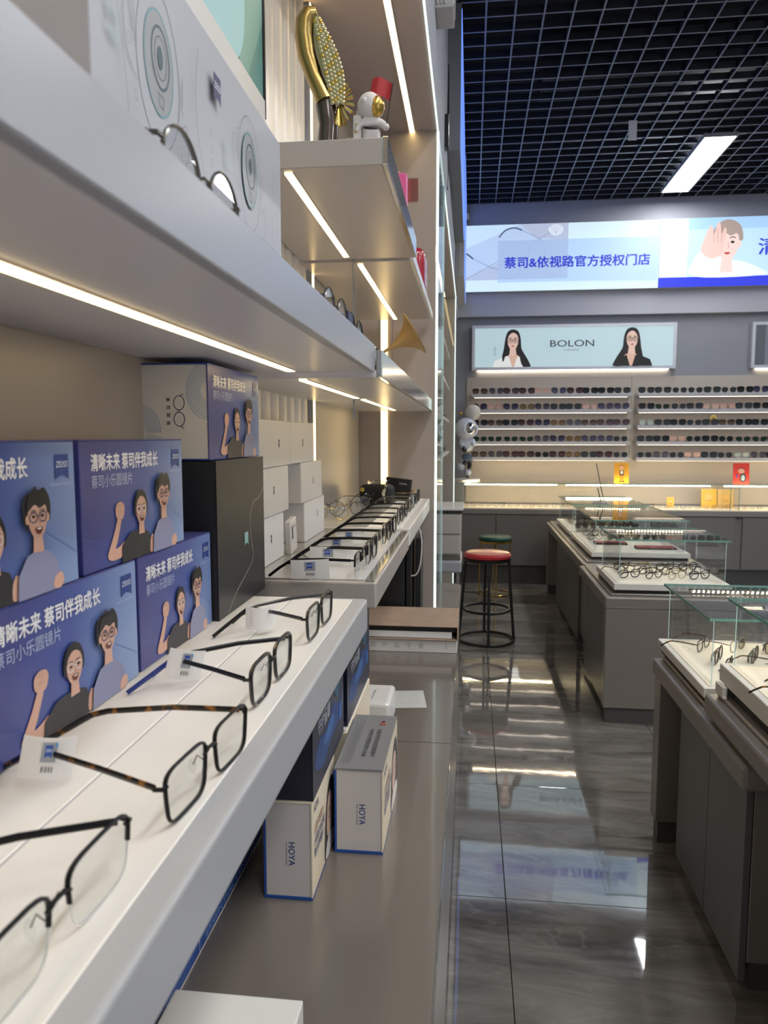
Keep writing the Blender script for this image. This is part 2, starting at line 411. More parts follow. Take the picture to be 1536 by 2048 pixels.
# recessed light panels
def panel(x, y, label, L=1.32):
    t = thing('ceiling_light_panel', label, 'ceiling light', (x, y, 3.83), group='ceiling light panels')
    fr = MB()
    fr.box((0, -.015, 0), (.235, 0, .03), M['fascia']).box((0, L, 0), (.235, L+.015, .03), M['fascia']).box((-.012, -.015, 0), (0, L+.015, .03), M['fascia']).box((.235, -.015, 0), (.247, L+.015, .03), M['fascia'])
    fr.put('light_frame', t); MB().box((0, 0, .004), (.235, L, .02), M['panel_light']).put('diffuser', t)
    return t
panel(1.795, 6.32, 'long rectangular LED panel glowing white in the black grid ceiling')
for x, y in ((.7, .1), (1.8, 3.1), (.9, -1.8), (3.2, 1.6), (3.4, 5.0), (1.8, .8), (3.2, -1.0)):  # unseen panels added to spread more light through the room
    panel(x, y, 'LED panel light set into the black ceiling grid out of view')
# small hanging card and camera
t = thing('ceiling_tag', 'small white card hanging from the black ceiling grid', 'card', (1.16, 5.9, 3.68))
MB().box((-.03, -.002, 0), (.03, .002, .14), M['paper']).put('card', t); MB().sweep([(0, 0, .14), (0, 0, .175)], .001, .001, M['dark'], n=4).put('string', t)
t = thing('security_camera', 'small white dome security camera in the corner beneath the ceiling', 'camera', (-.09, 7.88, 3.70))
MB().lathe([(.045, .06), (.045, .02), (.04, 0)], M['white'], T=Tm(0, 0, 0)).put('housing', t)
MB().lathe([(.035, 0), (.03, -.018), (.015, -.03), (.0, -.033)], M['black_plastic'], 16).put('dome_lens', t, smooth=True)
MB().box((-.02, 0, .02), (.02, .05, .05), M['white']).put('bracket', t)

# ================================================================== LEFT WALL UNIT
UY0 = -1.2
def led(name, a, b, parent, m='strip'): return MB().box(a, b, M[m]).put(name, parent, label=None)
structure('wall_panel', MB().box((-.46, UY0, .76), (-.445, 1.245, 2.66), M['wallmetal']).box((-.46, 2.09, .76), (-.445, 2.945, 2.66), mat('aeaaa4', .3, .2, name='pale_panel')).box((-.46, 3.0, .76), (-.445, 6.4, 2.66), M['partition']))
fp = thing('fluted_wall_panel', 'pale fluted translucent wall panel behind the white boxes', 'wall panel', (-.46, 1.25, .80))
MB().box((0, 0, 0), (.006, .80, 1.86), mat('c9c4bd', .35)).put('backing', fp)
flute = MB().sweep([(0, 0, 0), (0, 0, 1.86)], .011, .034, mat('e2ddd8', .3, 0, coat=.2), up=(0, 1, 0), n=12).mesh('flute', True)
for i in range(10):
    o = obj('flute', flute, fp); o.location = (.006, .055+i*.075, 0)
t = thing('vertical_led_strip', 'vertical warm LED strip at the right edge of the fluted panel', 'led light', (-.445, 2.06, .95))
MB().box((0, 0, 0), (.006, .02, 1.7), M['strip_dim']).put('diffuser', t); MB().box((-.012, -.004, 0), (0.004, 0, 1.7), M['fascia']).box((-.012, .02, 0), (.004, .024, 1.7), M['fascia']).put('channel', t)
# canopy
structure('trim_2', MB().box((-.46, UY0, 2.66), (-.14, 6.45, 2.70), mat('b3a9a7', .28, .15, name='canopy_panel')))
def canopy_strip(y0, y1, lab):
    t = thing('canopy_led_strip', lab, 'led light', (-.245, y0, 2.652))
    MB().box((0, 0, 0), (.018, y1-y0, .008), M['strip']).put('diffuser', t)
    MB().box((-.003, 0, .001), (0, y1-y0, .008), M['fascia']).box((.018, 0, .001), (.021, y1-y0, .008), M['fascia']).put('channel', t)
canopy_strip(UY0+.1, 2.945, 'long warm LED strip under the high canopy above the shelves')
canopy_strip(3.1, 6.3, 'warm LED strip under the canopy behind the glass pane')
structure('trim_3', MB().box((-.142, UY0, 2.655), (-.137, 6.45, 2.672), M['edge_glow']))
# partition and glass panes
structure('wall_partition', MB().box((-.445, 2.95, .79), (-.145, 2.975, 2.66), M['partition']).box((-.46, 6.40, 0), (-.145, 6.45, 2.66), M['partition']))
t = thing('partition_led_strip', 'upright warm LED strip on the end partition of the shelves', 'led light', (-.357, 2.945, .98))
MB().box((0, 0, 0), (.026, .005, 1.2), M['strip_dim']).put('diffuser', t); MB().box((-.003, .001, 0), (0, .005, 1.2), M['fascia']).put('channel', t)
t = thing('glass_door', 'tall clear glass pane with bright edges at the end of the shelves', 'glass pane', (-.138, 2.95, .792))
MB().box((-.004, .004, 0), (.004, .61, 1.86), M['caseglass']).put('pane', t)
MB().box((-.005, 0, 0), (.005, .004, 1.86), M['edge_glow']).put('edge', t); MB().box((-.005, .61, 0), (.005, .616, 1.86), M['bright_edge']).put('edge', t)
t = thing('end_glass_panel', 'narrow bright-edged glass end panel at the far end of the left display unit', 'glass pane', (-.145, 6.36, .02))
MB().box((-.3, 0, 0), (0, .008, 2.63), M['caseglass']).put('pane', t); MB().box((0, 0, 0), (.008, .008, 2.63), M['edge_glow']).put('edge', t)

# floor cabinet under the shelves
t = thing('base_cabinet', 'long taupe floor cabinet under the left display shelves', 'cabinet', (0, 0, 0))
MB().box((-.445, UY0, .08), (-.065, 3.52, .755), M['cabinet_light']).put('body', t)
MB().box((-.43, UY0, 0), (-.10, 3.5, .08), M['plinth']).put('plinth', t)
for i, y in enumerate((-1.15, -.45, .25, .95, 1.668, 2.3, 2.93)):
    y1 = (-.45, .25, .95, 1.668, 2.3, 2.93, 3.515)[i]
    MB().box((-.065, y+.003, .09), (-.047, y1-.003, .745), M['cabinet_light'], .001).put('door', t)
for (a, b, lab) in ((UY0, 1.662, 'nearer glossy taupe worktop slab under the shelves'), (1.6645, 3.56, 'farther glossy taupe worktop slab with a rounded end corner')):
    t = thing('worktop', lab, 'worktop', (0, 0, 0))
    bm = MB(); r = .05 if b > 3 else 0
    o = [(-.445, a), (-.04, a), (-.04, b-r)]
    if r: o += [(-.04-r+r*cos(q*pi/12), b-r+r*sin(q*pi/12)) for q in range(1, 7)]
    o += [(-.445, b)]
    n = len(o); bm.add([(x, y, .757) for x, y in o]+[(x, y, .79) for x, y in o], [tuple(range(n-1, -1, -1)), tuple(range(n, 2*n))]+[(i, (i+1) % n, n+(i+1) % n, n+i) for i in range(n)], M['counter'])
    bm.put('slab', t)
    MB().box((-.0395, a, .7575), (-.0385, b-r-.01, .7895), M['chrome']).put('edge_strip', t)

def shelf(label, x0, x1, y0, y1, zb, zt, zin, m_f, m_in, strip=None, lip=.010, endcol=None, name='display_shelf'):
    """tray shelf: bottom board, front lip up to zt, inner floor at zin"""
    t = thing(name, label, 'shelf', (x0, y0, zb)); W = x1-x0; L = y1-y0
    H = zt-zb; hi = zin-zb
    MB().box((0, 0, 0), (W-lip, L, hi), m_in, .0012).put('board', t)
    MB().box((W-lip, 0, 0), (W, L, H), m_f, .0015, seg=2).put('fascia', t)
    if strip is not None:
        sx, sa, sb = strip
        MB().box((sx-x0, sa-y0, -.0022), (sx-x0+.014, sb-y0, -.0003), M['strip']).put('led_strip', t)
        MB().box((sx-x0-.002, sa-y0, -.0012), (sx-x0, sb-y0, -.0002), M['champ']).box((sx-x0+.014, sa-y0, -.0012), (sx-x0+.016, sb-y0, -.0002), M['champ']).put('strip_channel', t)
    return t
under = mat('dcd8da', .28, 0, name='satin_shelf_underside')
shelf('nearest long middle shelf with a warm LED strip beneath', -.444, -.16, UY0, 1.238, 1.606, 1.651, 1.618, M['fascia'], under, (-.297, UY0+.1, 1.185))
shelf('middle shelf with a polished lip over the white boxes', -.444, -.148, 1.242, 1.93, 1.598, 1.643, 1.610, M['chrome'], under, (-.297, 1.27, 1.88))
shelf('farthest middle shelf with a polished lip beside the end partition', -.444, -.151, 1.936, 2.94, 1.600, 1.6425, 1.612, M['chrome'], under, (-.297, 2.0, 2.8))
shelf('shallow white high shelf carrying the green picture frame', -.444, -.34, UY0, 1.238, 2.00, 2.045, 2.03, M['white'], M['white'], (-.425, UY0+.1, 1.2))
shelf('high shelf carrying the golden fish and small astronaut', -.444, -.143, 1.28, 1.93, 1.952, 1.998, 1.996, M['chrome'], M['champ'], (-.325, 1.30, 1.90))
shelf('farthest high white shelf carrying the red bag', -.444, -.151, 1.945, 2.9, 1.948, 1.973, 1.967, M['white'], M['champ'], (-.30, 1.97, 2.88))
# table height display benches
def bench(label, y0, y1, zt, mf, mt, metal=False, th=.05):
    t = thing('display_bench', label, 'display shelf', (-.444, y0, zt-th)); L = y1-y0; X = .284
    MB().box((0, 0, 0), (X, L, th-(.003 if metal else .0008)), mf, .004, seg=3).put('body', t)
    MB().box((.004, .006, th-.003), (.166, L-.006, th), mt, .0008).put('back_tray', t)
    MB().box((.168, .012, th-.003), (.262, L-.012, th), M['whitetop'] if not metal else mat('c9c6c4', .25, noise=.12, nscale=7, name='marbled_pad'), .0008).put('front_tray', t)
    if metal: MB().box((.264, .003, th-.003), (.2815, L-.003, th-.0005), M['chrome'], .001).put('front_rim', t)
    return t
bench('nearest white display bench carrying the blue boxes and spectacles', UY0, 1.143, 1.245, mat('a9aaad', .38, 0, name='silver_white_lacquer'), M['whitetop'], th=.052)
bench('steel framed display bench in front of the small white boxes', 1.25, 1.937, 1.252, M['champ'], mat('b0aca6', .2, .4, name='steel_tray'), True)
bench('farthest white display bench beside the end partition', 1.965, 2.93, 1.256, M['white'], mat('c4c2be', .2, .3, name='grey_white_tray'))
t = thing('hanging_rod', 'thin grey steel rod running down past the shelf ends', 'rod', (-.305, 1.935, 1.55))
MB().sweep([(0, 0, 0), (0, 0, .454)], .0035, .0035, mat('8d9298', .3, .5), n=10).put('rod', t, smooth=True); MB().sweep([(0, 0, -.004), (0, 0, 0)], .005, .005, M['fascia'], n=10).put('end_cap', t)

# upper sign boxes on the left wall
def signbox(label, x, y0, y1, z0, front, side, fold=False):
    t = thing('wall_sign_box', label, 'sign box', (-.15, y0, z0)); W = x+.15; L = y1-y0; H = 3.845-z0
    MB().box((0, 0, 0), (W-.004, L, H), front, .002).put('case', t)
    MB().box((W-.004, .02, .02), (W, L-.02, H-.02), side).put('side_face', t)
    if fold:
        f = MB()
        for k in range(3): f.sweep([(.01+.014*k, -.003, H), (.012+.013*k, -.006, H/2), (.008+.014*k, -.003, .01)], .004, .004, front, n=6)
        f.put('fold', t, smooth=True)
    return t
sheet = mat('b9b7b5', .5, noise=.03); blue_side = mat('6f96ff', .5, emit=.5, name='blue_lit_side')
signbox('nearest white sheet-covered sign box high on the left wall', -.078, 2.9, 3.05, 3.07, sheet, sheet, True)
signbox('flat grey sign box between two pale ones on the left wall', -.074, 4.3, 6.3, 3.08, mat('7d8088', .5), blue_side)
signbox('farthest pale folded sheet sign box on the left wall', -.070, 6.43, 7.85, 2.84, sheet, blue_side, True)
t = thing('wifi_antenna', 'black router box with upright antenna on the left upper wall', 'antenna', (-.145, 3.9, 2.95))
MB().box((-.004, 0, 0), (.018, .06, .16), M['black_plastic'], .003).put('router_body', t); MB().sweep([(.012, .02, .16), (.012, .02, .40)], .006, .006, M['black_plastic'], n=8, taper=[1, .5]).put('antenna', t)
MB().sweep([(.012, .03, 0), (.014, .035, -.1), (.012, .03, -.2)], .003, .003, M['dark'], n=6).put('cable', t)

# ================================================================== SPECTACLES
def rim_outline(w, h, p, n, kind):
    r = []
    for i in range(n):
        t = 2*pi*i/n; c, s_ = cos(t), sin(t)
        x = math.copysign(abs(c)**(2/p), c)*w/2; z = math.copysign(abs(s_)**(2/p), s_)*h/2
        if kind == 'taper': x *= 1+.10*(z/(h/2))
        elif kind == 'cat': x *= 1+.06*(z/(h/2)); z += .16*h*max(0, x/(w/2))**3*(z > 0)
        elif kind == 'aviator': z -= .10*h*(x/(w/2))*(1 if z < 0 else .2)*-1; x *= 1+.08*(z/(h/2))
        r.append((x, z))
    return r
GC = {}
def eyewear(name, rim, temple, lens, w=.052, h=.036, p=3.2, kind='taper', thick=.0012, depth=.0018, bridge=.018, semi=False, tl=.142, pads=True, tip=None, n=28, k=6, brow=None, folded=False, tips=None):
    """returns root Empty; front at y=0 facing -y, lens bottoms at z=0, temples going to +y"""
    g = bpy.data.objects.new(name, None); C.objects.link(g)
    out = rim_outline(w, h, p, n, kind); cx = bridge/2+w/2; cz = h/2
    for sx in (-1, 1):
        pts = [(sx*(cx+x), 0, cz+z) for x, z in out]
        lo = min(q[2] for q in pts); pts = [(a, b, c-lo+thick) for a, b, c in pts]
        if semi:
            top = [q for q in pts if q[2] > h*.38]; top = sorted(top, key=lambda q: math.atan2(q[2]-h*.45, sx*q[0]-cx))
            MB().sweep(top, thick, depth, rim, up=(0, 1, 0), n=k).put('rim', g, smooth=True)
            MB().sweep(pts, .0004, .0008, mat('d8dcdc', .1, 0, trans=.4), up=(0, 1, 0), closed=True, n=4).put('lens_edge', g, smooth=True)
        else: MB().sweep(pts, thick, depth, rim, up=(0, 1, 0), closed=True, n=k).put('rim', g, smooth=True)
        MB().plate([(q[0], q[2]) for q in pts], .0012, lens).put('lens', g)
        X = sx*(cx+w/2+.004); zt = h*.80
        hx = [(sx*(cx+w/2-.001), 0, zt), (X, .0005, zt), (X+sx*.001, .006, zt)]
        MB().sweep(hx, .0019, .0017, rim, n=k).put('hinge', g, smooth=True)
        X += sx*.001
        if folded:
            z0 = zt-(.004 if sx > 0 else 0); tp = [(X, .006, z0), (X-sx*.01, .008+(.004 if sx > 0 else 0), z0), (X-sx*tl*.7, .012+(.004 if sx > 0 else 0), z0-.004), (X-sx*tl*.86, .013, z0-.02)]
        else:
            tp = [(X, .006, zt), (X, tl*.35, zt+.001), (X-sx*.001, tl*.66, zt-.001), (X-sx*.002, tl*.74, zt-.004), (X-sx*.004, tl*.86, zt*.55), (X-sx*.008, tl, .003)]
            if tips:
                e = tips[0] if sx < 0 else tips[1]
                tp = [(a+(e-a)*max(0, b/tl), b, c+(.002 if sx > 0 else -.0015)*(b > .01)*(b < tl*.8)) for a, b, c in tp]
        q = [Vector(a) for a in tp]
        tm = MB(); cut = 3 if tip and not folded else len(q)
        tm.sweep(q[:cut+1], thick*1.0, .0025 if thick > .00105 else .0013, temple, n=k, up=(0, 0, 1)); T = tm.put('temple', g, smooth=True)
        if cut < len(q): MB().sweep(q[cut:], .0016, .0026, tip, n=k).put('temple_tip', T, smooth=True)
        if pads:
            b = sx*(bridge/2+.001)
            MB().sweep([(b, .001, h*.62), (b-sx*.001, .006, h*.68), (b-sx*.0005, .009, h*.5)], .0005, .0005, M['gunmetal'], n=5).put('nose_pad_arm', g, smooth=True)
            MB().lathe([(0, -.0012), (.0035, -.0008), (.0042, 0), (.0035, .0008), (0, .0012)], M['lensglass'], 10, T=Tm(b-sx*.0005, .0095, h*.47, 0, pi/2, 0)@Matrix.Diagonal((1.5, .8, 1, 1))).put('nose_pad', g, smooth=True)
    zb = h*.74
    br = [(-bridge/2-.001, 0, zb-.001), (-bridge/4, -.0008, zb+.002), (bridge/4, -.0008, zb+.002), (bridge/2+.001, 0, zb-.001)]
    MB().sweep(br, max(thick, .0011), depth, rim, up=(0, 1, 0), n=k).put('bridge', g, smooth=True)
    if brow: MB().sweep([(-cx, 0, h*.99), (0, -.0005, h*.93), (cx, 0, h*.99)], .0009, .0009, brow, up=(0, 1, 0), n=k).put('brow_bar', g, smooth=True)
    return g
def tagit(o, label, cat, group=None):
    o['label'] = label; o['category'] = cat
    if group: o['group'] = group
    return o
def tortoise():
    m = bpy.data.materials.new('tortoiseshell'); m.use_nodes = True; nt = m.node_tree; b = nt.nodes['Principled BSDF']
    tc = nt.nodes.new('ShaderNodeTexCoord'); n = nt.nodes.new('ShaderNodeTexNoise'); n.inputs['Scale'].default_value = 95; n.inputs['Detail'].default_value = 1
    cr = nt.nodes.new('ShaderNodeValToRGB'); e = cr.color_ramp.elements; e[0].position = .50; e[0].color = lin('17120f'); e[1].position = .62; e[1].color = lin('8a5a1e')
    nt.links.new(tc.outputs['Object'], n.inputs['Vector']); nt.links.new(n.outputs['Fac'], cr.inputs[0]); nt.links.new(cr.outputs[0], b.inputs['Base Color']); b.inputs['Roughness'].default_value = .15
    return m
M['tort'] = tortoise(); M['blue_tip'] = mat('1d2f7a', .25)
def place(g, x, y, z, rz, label, group=None, cat='spectacles', tilt=0):
    g.location = (x, y, z); g.rotation_euler = (0, tilt, rz); return tagit(g, label, cat, group)
R90 = pi/2
G1 = 'spectacles on the nearest white bench'
Z1 = 1.2452
BM, BP, GM, LG = M['black_metal'], M['black_plastic'], M['gunmetal'], M['lensglass']
g = eyewear('spectacles', BM, BM, LG, w=.060, h=.038, p=4.2, semi=True, thick=.0011, tips=(.02, -.02))
place(g, -.199, .322, Z1, R90-.03, 'nearest half-rimmed black spectacles, cut off at the bottom left corner', G1)
g = eyewear('spectacles', BM, M['tort'], LG, w=.058, h=.038, p=4.6, thick=.0011, tip=M['tort'], tl=.165, tips=(-.01, .03))
place(g, -.187, .503, Z1, R90-.08, 'thin black rectangular spectacles with tortoiseshell temples on the white bench', G1)
g = eyewear('spectacles', BP, BM, LG, w=.060, h=.040, p=3.9, thick=.0019, depth=.0022, tip=M['blue_tip'], tl=.135, tips=(.011, -.044))
place(g, -.198, .715, Z1, R90-.02, 'thick black-rimmed spectacles with blue temple tips next to the tortoiseshell pair', G1)
g = eyewear('spectacles', BP, GM, LG, w=.062, h=.041, p=3.8, thick=.0018, depth=.002, tip=BM, brow=None, tl=.125, tips=(.012, -.06))
place(g, -.195, .941, Z1, R90-.02, 'black spectacles with gunmetal temples, last pair on the nearest white bench', G1)
G2 = 'spectacles on the steel bench'; Z2 = 1.2522
cfg = [(1.315, BM, True, .0011, 'first pair on the steel bench: half-rimmed black spectacles holding a big white tag'),
       (1.45, BP, False, .0017, 'second pair on the steel bench: black acetate spectacles with a white tag'),
       (1.585, GM, True, .0010, 'third pair on the steel bench: thin gunmetal half-rimmed spectacles'),
       (1.72, BP, False, .0018, 'fourth pair on the steel bench: black rimmed spectacles'),
       (1.855, BM, False, .0011, 'fifth pair on the steel bench: thin black rimmed spectacles at its far end')]
for y, m_, sm, th_, lab in cfg:
    place(eyewear('spectacles', m_, BM, LG, w=.057, h=.044, p=3.2, semi=sm, thick=th_*1.1, tl=.155, n=24), -.195, y, Z2, R90-.03, lab, G2)
G3 = 'spectacles along the farthest bench'; Z3 = 1.2562
cfg = [(2.06, BP, .0022, 'chunky black spectacles at the near end of the farthest bench'), (2.20, BM, .0013, 'thin black spectacles, second along the farthest bench'),
       (2.34, BP, .0018, 'black acetate spectacles, third along the farthest bench'), (2.48, GM, .0011, 'grey metal spectacles, fourth along the farthest bench'),
       (2.62, BP, .0018, 'black acetate spectacles, fifth along the farthest bench'), (2.76, M['gold'], .0010, 'gold wire spectacles with black tips, last along the farthest bench')]
for i, (y, m_, th_, lab) in enumerate(cfg):
    place(eyewear('spectacles', BM if m_ is M['gold'] else m_, m_, LG, w=.053, h=.045, p=2.5, thick=th_*1.1, tl=.15, n=22, k=5, pads=i < 2), -.195, y, Z3, R90-.03, lab, G3)
# spectacles standing at the back of the farthest bench
for i, (x, y, rz, m_, lab) in enumerate(((-.405, 2.12, .5, M['gold'], 'gold wire spectacles standing by the wall behind the white boxes'),
        (-.375, 2.24, .25, BM, 'round black wire spectacles facing the camera by the wall'),
        (-.385, 2.42, .5, GM, 'silver grey spectacles behind the round black pair'),
        (-.35, 2.60, 1.2, BP, 'dark spectacles turned sideways in front of the black pouch'))):
    place(eyewear('spectacles', m_, m_, LG, w=.048, h=.044, p=2.1, thick=.001, tl=.12, n=22, k=5, pads=False), x, y, Z3, rz, lab, 'spectacles at the back of the farthest bench')
# clear glasses above on the middle shelf
for (y, rz, h_, m_, lab, x) in ((.50, R90, .069, GM, 'round clear spectacles peeping over the lip of the nearest middle shelf', -.18),
        (.99, R90-.03, .069, GM, 'round metal spectacles peeping over the lip beyond the big patterned box', -.18),
        (1.165, R90, .066, BP, 'black spectacles at the far end of the nearest middle shelf', -.181)):
    place(eyewear('spectacles', m_, BM, LG, w=.062, h=h_, p=2.0, thick=.0011, tl=.085, n=30), x, y, 1.6182, rz, lab, 'spectacles on the middle shelves')
for i, y in enumerate((1.36, 1.52, 1.68, 1.82, 2.05, 2.2, 2.4, 2.62)):
    place(eyewear('spectacles', (GM, BM, M['gold'])[i % 3], BM, LG, w=.05, h=.047, p=2.2, thick=.0011, tl=.12, n=20, k=5, pads=False), -.170 if y < 1.93 else -.173, y, 1.6104 if y < 1.93 else 1.6124, R90,
          '%s pair of metal spectacles from the near end along the polished middle shelf lips' % ('first', 'second', 'third', 'fourth', 'fifth', 'sixth', 'seventh', 'eighth')[i], 'spectacles on the middle shelves')

# price tags
def price_tag(label, x, y, z, rz, tilt, W=.052, H=.030, text=False, curl=.010):
    t = thing('price_tag', label, 'price tag', (x, y, z), rz, 'white card tags on spectacles')
    t.rotation_euler = (radians(8), tilt, rz)
    n = 8; vs = []; fs = []
    for j in (0, 1):
        for i in range(n+1):
            u = i/n; yy = curl*(u-.5)**2*4
            vs += [((u-.5)*W, yy-j*.0004, 0), ((u-.5)*W, yy-j*.0004, H)]
    m = 2*(n+1)
    for i in range(n): a = 2*i; fs += [(a, a+1, a+3, a+2), (m+a, m+a+2, m+a+3, m+a+1)]
    for i in range(n): a = 2*i; fs += [(a, a+2, m+a+2, m+a), (a+1, m+a+1, m+a+3, a+3)]
    fs += [(0, m, m+1, 1), (2*n, 2*n+1, m+2*n+1, m+2*n)]
    MB().add(vs, fs, M['paper']).put('card', t)
    A = Art(.00005); F = face_matrix((-W/2, -.0006, 0), (1, 0, 0), (0, 0, 1))
    if text:
        random.seed(3)
        F = face_matrix((-W/2, -.0006+curl*.5, 0), (1, 0, 0), (0, 0, 1))
        A.line([(W*.1, H*.9), (W*.1001, H*.9)], .0001, '333333')
        for k in range(7):
            A.rect(W*.12, H*(.84-k*.11), W*(.45+.4*random.random()), H*(.865-k*.11), '8a8a8a')
    else:
        F = face_matrix((-W/2, -.0007, 0), (1, 0, 0), (0, 0, 1))
        A.rect(W*.36, H*.42, W*.64, H*.9, '9a9ea6'); shield(A, W*.42, H*.52, W*.56, H*.84, '2351a8'); A.poly([(W*.58, H*.9), (W*.64, H*.9), (W*.64, H*.76)], '4aa0dc')
        for k in range(14):
            if k % 4 != 3: A.rect(W*(.40+k*.016), H*.18, W*(.407+k*.016+.004*(k % 3 == 0)), H*.32, '222222')
    A.put('tag_print', t, F)
    return t
price_tag('white card tag folded round the tortoiseshell temple', -.302, .478, 1.255, .55, .20, W=.036, H=.032, curl=.004)
price_tag('white card tag on the thick black spectacles with blue tips', -.287, .698, 1.255, .58, .22, W=.036, H=.032, curl=.004)
price_tag('curled white card with small printed text on the last nearest-bench pair', -.262, .905, 1.253, .55, .0, W=.040, H=.030, text=True, curl=.012)
price_tag('large white card tag at the near corner of the steel bench', -.272, 1.235, 1.256, .10, -.03, W=.066, H=.034, curl=.002)
price_tag('white card tag on the second pair of the steel bench', -.270, 1.385, 1.256, .06, 0, W=.070, H=.034, curl=.002)
price_tag('white card tag on the third pair of the steel bench', -.280, 1.53, 1.256, .06, 0, W=.068, H=.032, curl=.002)
price_tag('white card tag on the fourth pair of the steel bench', -.275, 1.66, 1.256, .06, 0, W=.060, H=.030, curl=.002)

# ================================================================== LENS BOXES AND PACKAGING
blue_grad = ramp_mat([(0, '43478a'), (.45, '4458a2'), (.8, '7a92c6'), (1, '8ea6d2')], 1, 0, .245, .3, tilt=-.25, name='printed_blue_gradient')
blue_top = mat('4a4f93', .35, name='blue_box_top'); blue_edge = mat('27449a', .35)
def kids_print(t, F, W, H):
    A = Art(.0001, rough=.35, sx=W, sy=H)
    r = W/H
    A.line([(.0, .28), (.3, .12), (.6, -.0+.02)], .0006, '4d66b5'); A.line([(.75, .44), (1, .2)], .0006, '5676b8'); A.line([(0, .5), (.25, .95)], .0004, '5060a8')
    A.text('清晰未来 蔡司伴我成长', .08, .765, .70, .895, 'f2f3f7', bold=.05)
    A.text('蔡司小乐圆镜片', .08, .635, .43, .735, 'b9c6e6', bold=.0)
    shield(A, .865, .735, .955, .905); A.text('Seeing beyond', .83, .69, .965, .715, 'b8c6e2')
    sk = 'dcae9a'
    # girl: raised arm, fist, black shirt
    A.blob([(.285, .385), (.245, .26), (.195, .13), (.185, .085), (.205, .055), (.26, .045), (.33, .07), (.34, .17), (.29, .145), (.255, .135), (.275, .2), (.315, .37)], sk)
    A.blob([(.272, .375), (.262, .43), (.268, .475), (.29, .50), (.325, .495), (.342, .46), (.338, .40), (.318, .36)], sk)
    for k in range(4): A.line([(.275+k*.016, .455), (.277+k*.016, .492)], .0004, 'a9786a')
    A.line([(.285, .42), (.325, .425)], .0004, 'b5836f')
    A.poly([(.30, .005), (.31, .14), (.38, .23), (.44, .24), (.50, .24), (.57, .2), (.60, .08), (.60, .005)], '26262e')
    A.blob([(.58, .03), (.585, .12), (.605, .17), (.63, .13), (.63, .05), (.6, .01)], sk)
    hx, hy = .495, .40; rr = .125
    portrait(A, hx, hy, rr, '1b1a20', 'tied', sk, 'open', 'e9e9f0', asp=.55)
    # boy
    A.poly([(.60, .005), (.61, .16), (.66, .27), (.72, .30), (.78, .28), (.84, .2), (.86, .005)], '8f93b6')
    A.blob([(.81, .02), (.82, .09), (.86, .11), (.875, .05), (.85, .005)], sk)
    portrait(A, .725, .50, .135, '17161c', 'boy', sk, 'open', '2a3a6a', asp=.55)
    return A.put('printed_artwork', t, F)
def lens_box(label, y0, z0, L=.238, H=.1255, D=.09, xf=-.352, art=True, rz=0, name='lens_box'):
    t = thing(name, label, 'box', (xf, y0, z0), rz, 'blue lens boxes with two cheering children')
    MB().box((-D, 0, .0005), (-.0006, L, H-.001), blue_grad, .0008).put('carton', t)
    MB().box((-D, .0005, H-.001), (-.0006, L-.0005, H), blue_top, .0002).put('lid', t)
    if art:
        kids_print(t, face_matrix((-.0005, 0, 0), (0, 1, 0), (0, 0, 1)), L, H)
    return t
Z0 = 1.2453
lens_box('blue lens box, upper row, cut off by the left edge of the photo', .385, Z0+.126, xf=-.350)
lens_box('blue lens box, upper row, second from the left', .636, Z0+.126, L=.24, xf=-.352)
lens_box('blue lens box, lower row, left of the joint', .478, Z0, L=.258, xf=-.350)
lens_box('blue lens box, lower row, touching the tall black box', .745, Z0, L=.222, D=.075, xf=-.3515)
# black keepsake box
t = thing('black_gift_box', 'tall black box with silver contour lines beside the blue boxes', 'box', (-.343, .972, Z0))
MB().box((-.075, 0, 0), (-.001, .228, .221), mat('232327', .45), .001).put('carton', t); MB().box((-.001, -.001, .0), (.0, .229, .222), mat('1e1f22', .4)).put('flap', t)
A = Art(.0001, sx=.228, sy=.221)
A.line(smooth_poly([(1, .78), (.88, .71), (.74, .68), (.66, .58), (.68, .42), (.72, .3), (.6, .22), (.35, .12), (.16, .01)], 8, False), .0011, 'b9b5ac')
A.line(smooth_poly([(1, .64), (.88, .6), (.82, .5), (.86, .4), (.8, .3), (.62, .2), (.5, .02)], 8, False), .0004, '6a6865')
A.line(smooth_poly([(1, .58), (.92, .56), (.88, .5), (.92, .4), (.86, .26), (.7, .16), (.62, .02)], 8, False), .0003, '5a5855')
A.line(smooth_poly([(0, .52), (.08, .66), (.25, .72), (.38, .8), (.42, .99)], 8, False), .0003, '6a6865')
A.line(smooth_poly([(0, .62), (.12, .7), (.2, .85), (.2, .99)], 8, False), .0003, '5a5855')
A.line(smooth_poly([(.3, .02), (.36, .14), (.5, .22)], 8, False), .0003, '5a5855')
shield(A, .52, .40, .60, .49, '8fb9b8', word=None)
A.put('contour_print', t, face_matrix((.0001, 0, 0), (0, 1, 0), (0, 0, 1)))
